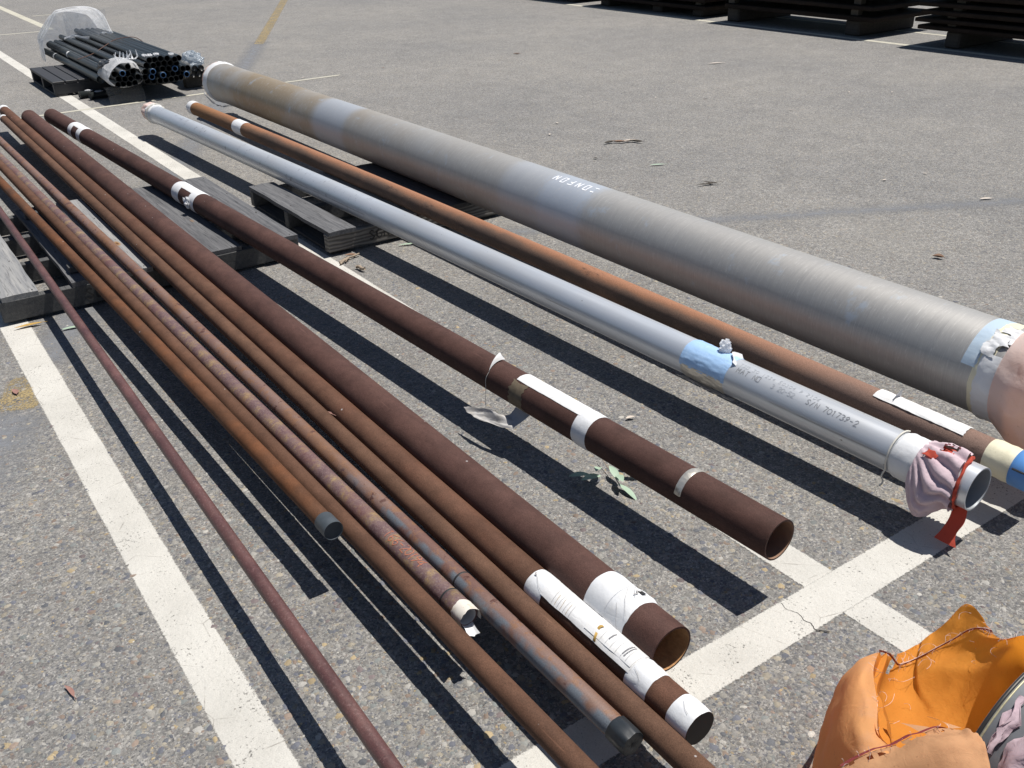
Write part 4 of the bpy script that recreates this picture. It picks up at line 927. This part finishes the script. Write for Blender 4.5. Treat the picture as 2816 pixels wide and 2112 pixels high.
LB = [(2.338, .342), (2.388, .338), (2.436, .345), (2.487, .344), (2.55, .33), (2.600, .332), (2.306, .298), (2.358, .296), (2.410, .300), (2.461, .301), (2.513, .300), (2.570, .289), (2.281, .252),
      (2.333, .252), (2.384, .258), (2.435, .258), (2.487, .256), (2.540, .250), (2.609, .243), (2.661, .239), (2.269, .206), (2.320, .208), (2.368, .214), (2.416, .213), (2.465, .212), (2.515, .210), (2.566, .208), (2.633, .192),
      (2.290, .164), (2.340, .164), (2.390, .164), (2.440, .164), (2.490, .164), (2.540, .164), (2.590, .164)]
def bundle(pts, label, blue, y0, y1, nblue):
    b = empty('pipe_bundle', (sum(p[0] for p in pts)/len(pts), y0, 0.0)); tag(b, label, 'pipe bundle'); bx, by = b.location.x, b.location.y
    cache = {}
    for i, (x, z) in enumerate(pts):
        ye = rnd.uniform(-.03, .03)-(0.06 if i in blue else 0); L = y1-y0-ye+rnd.uniform(-.05, .05); r = 0.0262
        def lat(mb, strips, K=16):
            for st in strips: mb.grid([[(q*math.cos(2*math.pi*k/K), y, q*math.sin(2*math.pi*k/K)) for k in range(K+1)] for y, q in st])
            return mb
        o = lat(MB(), [[(0, r), (L, r)], [(0.0, r-.003), (0, r)], [(L, r), (L, .001)]]).build('pipe', M_BLACK, b, True)
        o.location = (x-bx, ye, z)
        o2 = lat(MB(), [[(0.0, r-.003), (0.25, r-.003)], [(0.25, r-.003), (0.25, .001)]]).build('bore', M_DARK_HOLE, o, True)
        if i in nblue: lat(MB(), [[(-.001, r-.006), (-.001, r+.0008), (0.006, r+.0008)]]).build('blue_rim', M_BLUE_RIM, o, True)
    return b
BS = bundle(SB, 'small bundle of black pipes with its near end in torn white plastic', (1,), 8.97, 11.6, (1,))
BL = bundle(LB, 'large bundle of black pipes with open ends, beside the smaller bundle', (13, 21, 23), 8.93, 11.6, (13, 21, 23, 27, 17))
for k, x in enumerate((1.97, 2.02)):     # thicker tubes along the left of the small bundle
    o = MB().tube([(x-BS.location.x, 0.30, 0.175+0.06*k), (x-BS.location.x, 2.6, 0.175+0.06*k)], 0.034, 18).build('pipe', M_BLACK, BS, True)
    for yy in ((2.05, 2.10), (1.62, 1.67))[k:k+1]: MB().tube([(x-BS.location.x, yy[0], 0.175+0.06*k), (x-BS.location.x, yy[1], 0.175+0.06*k)], 0.0352, 18).build('paper_tag', M_PAPER, BS, True)
MB().tube(catmull([(1.93-2.11, 0.95, .28), (2.0-2.11, 1.0, .285), (2.12-2.11, 1.1, .30), (2.25-2.11, 1.2, .34), (2.4-2.11, 1.32, .378), (2.6-2.11, 1.42, .37), (2.7-2.11, 1.45, .30)], 4), 0.004, 5).build('tie_wire', M_WIRE, BS)
crumple('black_wrap', (2.03-BS.location.x, 0.28, 0.285), 0.075, plain('black_film', (0.035, 0.037, 0.04), 0.35, 0, 0.3, 20, 0.5), BS, 12, 0.35, (0.85, 1.5, 0.75), 5)
def shell(name, loops, mat, parent, nu=5, nv=4, amp=0.006, sd=0):
    G = surf(loops, nu, nv)
    for i, r_ in enumerate(G):
        for k, p in enumerate(r_): r_[k] = p+Vector((fbm(p, 9, sd), fbm(p, 9, sd+3), fbm(p, 9, sd+6)))*amp
    return MB().grid(G).build(name, mat, parent, False)
def loop(pts, y, dx=0.0, dz=0.0, sc=1.0, cx=2.1, cz=.25, by=8.97, bx=None):
    bx = BS.location.x if bx is None else bx
    return [Vector((cx+(x-cx)*sc+dx-bx, y-by, cz+(z-cz)*sc+dz)) for x, z in pts]
cuff = [(1.985, .285), (1.962, .235), (1.968, .195), (2.01, .150), (2.09, .130), (2.20, .140), (2.262, .172), (2.258, .245), (2.235, .315), (2.18, .345), (2.12, .345), (2.06, .335), (1.985, .285)]
shell('torn_plastic_wrap', [loop(cuff, 9.28, sc=0.98), loop(cuff, 9.15, sc=1.0), loop(cuff, 9.02, sc=1.03), loop(cuff, 8.95, sc=0.93)], M_FILM_WHITE, BS, 4, 3, 0.010, 2)
skirt = [[Vector((x-BS.location.x, y-8.97, z)) for x in (1.94, 2.0, 2.08, 2.16, 2.25)] for y, z in ((9.03, .145), (8.99, .10), (8.97, .05), (8.96, .012))]
shell('hanging_plastic', skirt, M_FILM_DIRTY, BS, 4, 4, 0.014, 4)
for i in range(9):
    x = 2.09+0.022*i; bz = .335; q = [Vector((x-BS.location.x+rnd.uniform(-.01, .01), .10+rnd.uniform(-.02, .1), bz)), Vector((x-BS.location.x+rnd.uniform(-.03, .03), .12, bz+.03)), Vector((x-BS.location.x+rnd.uniform(-.05, .05), .14, bz+rnd.uniform(.05, .085)))]
    MB().grid([[p+Vector((-0.012*(1-k*.4), 0, 0)), p+Vector((0.0, .012, 0)), p+Vector((0.012*(1-k*.4), 0, 0))] for k, p in enumerate(q)]).build('plastic_shred', M_FILM_WHITE, BS)
cuffL = [(2.245, .205), (2.262, .17), (2.31, .135), (2.45, .135), (2.60, .145), (2.668, .175), (2.70, .24), (2.665, .29)]
shell('torn_plastic_wrap', [loop(cuffL, 9.20, bx=BL.location.x, by=8.93), loop(cuffL, 9.05, bx=BL.location.x, by=8.93), loop(cuffL, 8.93, bx=BL.location.x, by=8.93)], M_FILM_DIRTY, BL, 3, 3, 0.006, 8)
for i, x in enumerate((2.33, 2.37, 2.43, 2.56)):
    crumple('plastic_scrap', (x-BL.location.x, 0.10, .372-.01*(i == 3)), 0.020, M_FILM_WHITE, BL, 6, .6, (1.2, 2.2, .5), i)
# plastic hood over the far ends
hood = empty('plastic_hood', (2.2, 11.0, 0)); tag(hood, 'clear plastic sheet hood draped over the far ends of the black pipes', 'plastic sheet')
hp = [(1.845, .14), (1.852, .25), (1.858, .35), (1.95, .475), (2.045, .592), (2.115, .615), (2.25, .628), (2.37, .622), (2.45, .597), (2.50, .535), (2.54, .40), (2.56, .36)]
hb = [(1.93, .10), (1.935, .22), (1.94, .31), (2.02, .42), (2.10, .50), (2.16, .53), (2.26, .54), (2.37, .53), (2.46, .50), (2.53, .44), (2.58, .34), (2.60, .30)]
H = lambda pts, y: [Vector((x-2.2, y-11.0, z)) for x, z in pts]
shell('hood_sheet', [H(hp, 11.0), H([((a[0]+b[0])/2, (a[1]+b[1])/2+.01) for a, b in zip(hp, hb)], 11.35), H(hb, 11.7)], M_FILM_EDGE, hood, 4, 4, 0.012, 1)
def band(pts, y, wd, mat):
    c = catmull(H(pts, y), 4); MB().grid([[p+Vector((0, -wd/2, 0.003*math.sin(i*.9))), p+Vector((0, 0, .006)), p+Vector((0, wd/2, 0))] for i, p in enumerate(c)]).build('hood_edge', mat, hood)
band(hp, 10.99, 0.05, M_FILM_WHITE); band([(x+.01, z-.004) for x, z in hp], 11.16, 0.05, M_FILM_WHITE)
front = [[Vector((2.10-2.2+0.42*u, -0.02+0.05*math.sin(u*6)*v, .36+(.60-.36)*v-.05*(1-v)*abs(u-.5))) for u in (0, .25, .5, .75, 1)] for v in (0, .33, .66, 1)]
shell('hood_front', front, M_FILM, hood, 4, 4, 0.014, 6)
shell('hood_front_edge', [[Vector((2.07-2.2+0.48*u, -0.03, .345+0.02*math.sin(u*9)+dz)) for u in (0, .2, .4, .6, .8, 1)] for dz in (0, .012, .02)], M_FILM_WHITE, hood, 2, 4, 0.012, 3)
shell('hood_back', [H(hb, 11.7), [Vector((2.27-2.2, .72, .25))]*len(hb)], M_FILM_EDGE, hood, 3, 2, 0.01, 7)
# small bundle at the right, behind the thick pipe
rb = empty('pipe_bundle', (2.83, 9.2, 0)); tag(rb, 'small black pipe bundle wrapped in silvery clear film behind the thick grey pipe', 'pipe bundle')
for i, (x, z) in enumerate(((-.055, .14), (0.0, .14), (.055, .14), (-.03, .188), (.03, .188))):
    MB().tube([(x, -.02, z), (x, 1.0, z)], 0.026, 14).build('pipe', M_BLACK, rb, True)
    MB().tube([(x, -.021, z), (x, -.0205, z)], 0.021, 14).build('bore', M_DARK_HOLE, rb, True)  # flat disc on a solid tube, painted dark as a shaded hole
MB().box(-.10, .10, 0.1, 0.2, 0.002, 0.112, 0, .004).build('support_block', M_TIMBER_DARK, rb)
crumple('film_wrap', (0.0, 0.12, .245), 0.085, film('crinkled_clear_film', (0.60, 0.66, 0.72), 0.25, 0.12), rb, 14, .45, (1.05, 1.7, .85), 2)
for i, (a, b, lb_) in enumerate((((1.80, 9.46, .034), (2.10, 9.50, .034), 'short black tube lying on the asphalt against the slatted black pallet'), ((1.86, 9.33, .036), (2.14, 9.40, .036), 'short black tube with its open end towards the viewer below the small bundle'))):
    t = empty('short_tube', (*a[:2], 0)); tag(t, lb_, 'tube')
    d = Vector(b)-Vector(a); MB().tube([(0, 0, a[2]), (d.x, d.y, a[2])], 0.032, 16).build('tube_body', M_BLACK, t, True)
    n = d.normalized(); MB().tube([(-n.x*.001, -n.y*.001, a[2]), (n.x*.0005, n.y*.0005, a[2])], 0.024, 14).build('bore', M_DARK_HOLE, t, True)  # dark disc paints the shade of an open end on a closed tube
    crumple('shiny_tape', (d.x*.3, d.y*.3, a[2]+.030), 0.016, M_FILM_WHITE, t, 6, .5, (2.5, 1.2, .5), i)

# ------------------------------------------------------------------ plate stacks at the right
ORD = ['lowest', 'second', 'third', 'fourth', 'fifth', 'sixth', 'seventh', 'eighth']
def stack(nm, y0, y1, x0, x1, z0, th, gap, n, bl, bw, lips):
    for i, yb in enumerate(bl):
        b = MB().box(0, x1-x0-.1, -bw/2, bw/2, 0.001, z0-0.001, 0.004, 0.018).build('timber_bearer', M_TIMBER_DARK)
        b.location = (x0+0.10, yb, 0); where = 'left end' if i == 0 else 'right end' if i == len(bl)-1 else 'middle'
        tag(b, f'dark timber bearer under the {where} of the {nm} plate stack', 'timber')
    z = z0
    for k in range(n):
        dy = lips[k % len(lips)]; jx = rnd.uniform(-.02, .02)
        p = MB().box(0, x1-x0, 0, (y1-y0), 0, th-.001, 0.003, 0.008).build('dark_plate', M_STEEL_DARK); p.location = (x0+jx, y0+dy, z)
        tag(p, f'{ORD[k]} dark plate from the ground in the {nm} stack', 'plate', f'plates of the {nm} stack')
        z += th
        if k < n-1:
            for i, yb in enumerate(bl):
                for fb, xx in (('front', x0+.09), ('back', x1-.2)):
                    q = MB().box(0, .09, -.05, .05, 0.0005, gap-.0005, 0, 0.004).build('spacer_block', M_TIMBER_END); q.location = (xx, yb+rnd.uniform(-.05, .05), z)
                    tag(q, f"{fb} spacer on the {ORD[k]} plate, {'left end' if i == 0 else 'right end' if i == len(bl)-1 else 'middle'}, {nm} stack", 'block', f'spacer blocks in the {nm} stack')
            z += gap
stack('rightmost', 3.95, 6.28, 9.70, 10.9, 0.175, 0.044, 0.034, 8, (5.90, 4.25), 0.17, (0, .03, -.03, .02, -.06))
stack('second from right', 6.88, 9.16, 9.78, 10.95, 0.175, 0.050, 0.068, 6, (9.08, 7.22), 0.20, (0, .02, .05, -.03))
stack('third from right', 9.55, 11.95, 9.85, 11.0, 0.10, 0.050, 0.045, 6, (11.75, 10.6, 9.8), 0.2, (0, .03, -.04))
stack('farthest', 12.35, 14.8, 9.85, 11.0, 0.10, 0.050, 0.045, 6, (14.5, 12.6), 0.2, (0, .03, -.04))

# ------------------------------------------------------------------ leaves and litter
def leaf(name, loc, L, wd, rz, mat, label, cat='leaf', group=None, curl=0.3, sick=0.07, tilt=0.0):
    n = 8; P = []
    for i in range(n+1):
        t = i/n; h = wd*math.sin(math.pi*min(1, t*0.93+.035))**0.9*(1-.25*t)
        cx = sick*L*math.sin(math.pi*t); z = 0.003+curl*L*0.35*(t-.5)**2+0.002
        P.append([(cx-h, L*(t-.5), z+h*curl*.8), (cx, L*(t-.5), z), (cx+h, L*(t-.5), z+h*curl*.8)])
    mb = MB().grid(P); mb.tube([(0, -L*.5, P[0][1][2]), (0.01*L, -L*.68, P[0][1][2]*.6+.002)], 0.0011, 5)
    o = mb.build(name, mat, None, True); o.location = (*loc, 0.002) if len(loc) == 2 else loc; o.rotation_euler = (tilt, 0, rz); tag(o, label, cat, group); return o
leaf('fallen_leaf', (5.10, 2.69), .075, .013, 1.1, M_LEAF_P, 'pale curled leaf lying on the asphalt near the right edge')
leaf('fallen_leaf', (4.06, 2.31), .05, .016, .4, M_LEAF_B, 'tan cupped leaf on the asphalt above the thick grey pipe near its taped end', curl=1.2)
leaf('fallen_leaf', (1.885, 2.045), .034, .008, 1.3, M_LEAF_P, 'small pinkish leaf between the dark brown pipe and the silver pipe', curl=.8)
leaf('fallen_leaf', (2.165, 4.07), .095, .010, 1.2, M_LEAF_G, 'green leaf on the asphalt in front of the stencilled pallet')
leaf('fallen_leaf', (0.385, 4.175), .11, .013, 1.5, M_LEAF_Y, 'brown leaf at the foot of the left pallet beside the thick white line', curl=.6)
leaf('fallen_leaf', (0.525, 4.04), .085, .011, 1.45, M_LEAF_G, 'green leaf on the asphalt beside the thin dark red tube')
leaf('fallen_leaf', (0.045, 1.88), .050, .006, .2, M_LEAF_R, 'slender reddish leaf on the asphalt at the lower left')
leaf('fallen_leaf', (0.222, 3.56), .05, .012, .1, M_LEAF_R, 'pink leaf left of the thick white line beside the yellow paint patch')
leaf('fallen_leaf', (1.86, 4.10), .06, .014, 1.0, M_LEAF_B, 'dry leaf leaning at the foot of the stencilled pallet', curl=.9)
leaf('fallen_leaf', (1.145, 2.05, 0.001), .07, .010, 1.0, M_LEAF_R, 'reddish leaf on the asphalt between the two thick brown pipes')
leaf('fallen_leaf', (0.957, 2.42, 0.165), .07, .005, .55, M_LEAF_R, 'thin curled reddish leaf caught between two brown pipes', curl=1.0, sick=.2)
leaf('fallen_leaf', (6.21, 8.8), .08, .014, .9, M_LEAF_B, 'lone brown leaf on the open asphalt beyond the thick grey pipe', curl=.9)
leaf('fallen_leaf', (7.32, 6.9), .16, .02, 1.2, M_LEAF_P, 'long bleached leaf lying alone on the far asphalt')
leaf('fallen_leaf', (4.2, 4.40), .10, .012, 1.1, M_LEAF_G, 'green leaf on the asphalt close behind the painted letters of the thick pipe')
# clump of dry leaves
for i, (dx, dy, L, m_, rz) in enumerate(((0, 0, .10, M_LEAF_B, .8), (.07, -.03, .11, M_LEAF_P, 1.2), (-.06, .03, .09, M_LEAF_D, 1.5), (.10, -.07, .10, M_LEAF_D, .4))):
    leaf('fallen_leaf', (4.41+dx, 5.02+dy), L, .016, rz, m_, 'dry curled leaf in the small clump on the open asphalt', group='clump of dry leaves', curl=1.0)
for i, (dx, dy, L, rz) in enumerate(((0, 0, .15, 1.25), (.03, .02, .09, .3))):
    leaf('fallen_leaf', (4.12+dx, 3.87+dy), L, .010, rz, M_LEAF_D, 'dark twisted leaf on the asphalt above the painted letters', group='dark twisted leaves', curl=.8)
for i in range(24):
    r = rnd.uniform(2.2, 11); a = rnd.uniform(rad(12), rad(60)); p = (r*math.sin(a)+rnd.uniform(-.2, .2), r*math.cos(a))
    if 0.2 < p[0] < 2.9 and p[1] < 8: continue
    leaf('leaf_scrap', p, rnd.uniform(.02, .055), rnd.uniform(.004, .009), rnd.uniform(0, 6.2), rnd.choice([M_LEAF_B, M_LEAF_P, M_LEAF_R, M_LEAF_D, M_LEAF_P]), 'small leaf scrap scattered on the open asphalt', 'leaf', 'leaf scraps on the asphalt', curl=.6)
# gum leaf sprig
sp = empty('leaf_sprig', (1.60, 1.80, 0)); tag(sp, 'sprig of grey-green gum leaves on the asphalt beside the dark brown pipe', 'leaf sprig')
stem = catmull([(.03, .10, .03), (.015, .05, .022), (0, 0, .018), (-.015, -.05, .012)], 5); MB().tube(stem, .0013, 5).build('stem', M_BARK, sp, True)
for i, (x, y, z, L, rz, tl) in enumerate(((-.02, .055, .028, .055, 2.2, .35), (.01, .035, .034, .065, 2.9, -.3), (-.045, .02, .022, .075, 1.5, .15), (.04, .0, .030, .075, -2.3, .3), (.0, -.02, .026, .07, 2.7, .3), (-.02, -.05, .014, .085, 3.2, -.2), (.065, .035, .03, .06, -1.9, .2), (.075, -.02, .018, .06, -2.6, -.3), (-.07, .05, .02, .07, 1.2, .1))):
    n = 7; P = []
    for k in range(n+1):
        t = k/n; h = .0115*math.sin(math.pi*min(1, t*.93+.035))**.85; P.append([(-h, L*t, .004*math.sin(3*t)+h*.35), (0.004*math.sin(3*t), L*t, .006*math.sin(3*t)), (h, L*t, .004*math.sin(3*t)+h*.35)])
    o = MB().grid(P).build('leaf', M_LEAF_G, sp, True); o.location = (x*.8, y*.8, z); o.rotation_euler = (tl, .2*math.sin(i*2.3), rz)
# bark and sticks by the pallet corner
for i, (a, b, r_, lb_) in enumerate((((1.775, 4.05), (1.90, 4.085), .005, 'pale stick on the asphalt at the corner of the stencilled pallet'), ((1.765, 4.02), (1.83, 4.06), .006, 'broken bark strip at the corner of the stencilled pallet'), ((1.805, 3.93), (1.82, 3.87), .008, 'short bark piece on the white line near the stencilled pallet'), ((1.84, 4.08), (1.80, 4.03), .004, 'thin crossed twig at the corner of the stencilled pallet'))):
    d = Vector((b[0]-a[0], b[1]-a[1], .006)); o = MB().tube(catmull([Vector((0, 0, r_)), d*.35+Vector((0.004, .006, r_+.003)), d*.7+Vector((-.003, 0, r_)), d+Vector((0, 0, r_))], 3), r_, 6, None).build('bark_piece', M_BARK, None, True)
    o.location = (*a, 0.003); tag(o, lb_, 'bark')

for y in (4.36, 5.35):
    MB().box(0.60+0.02-0.304, 0.60+0.085-0.304, y-4.24, y-4.24+0.05, DECK+0.003, 0.1590, 0.001, 0.002).build('packer', M_WOOD_DARK, LPAL)
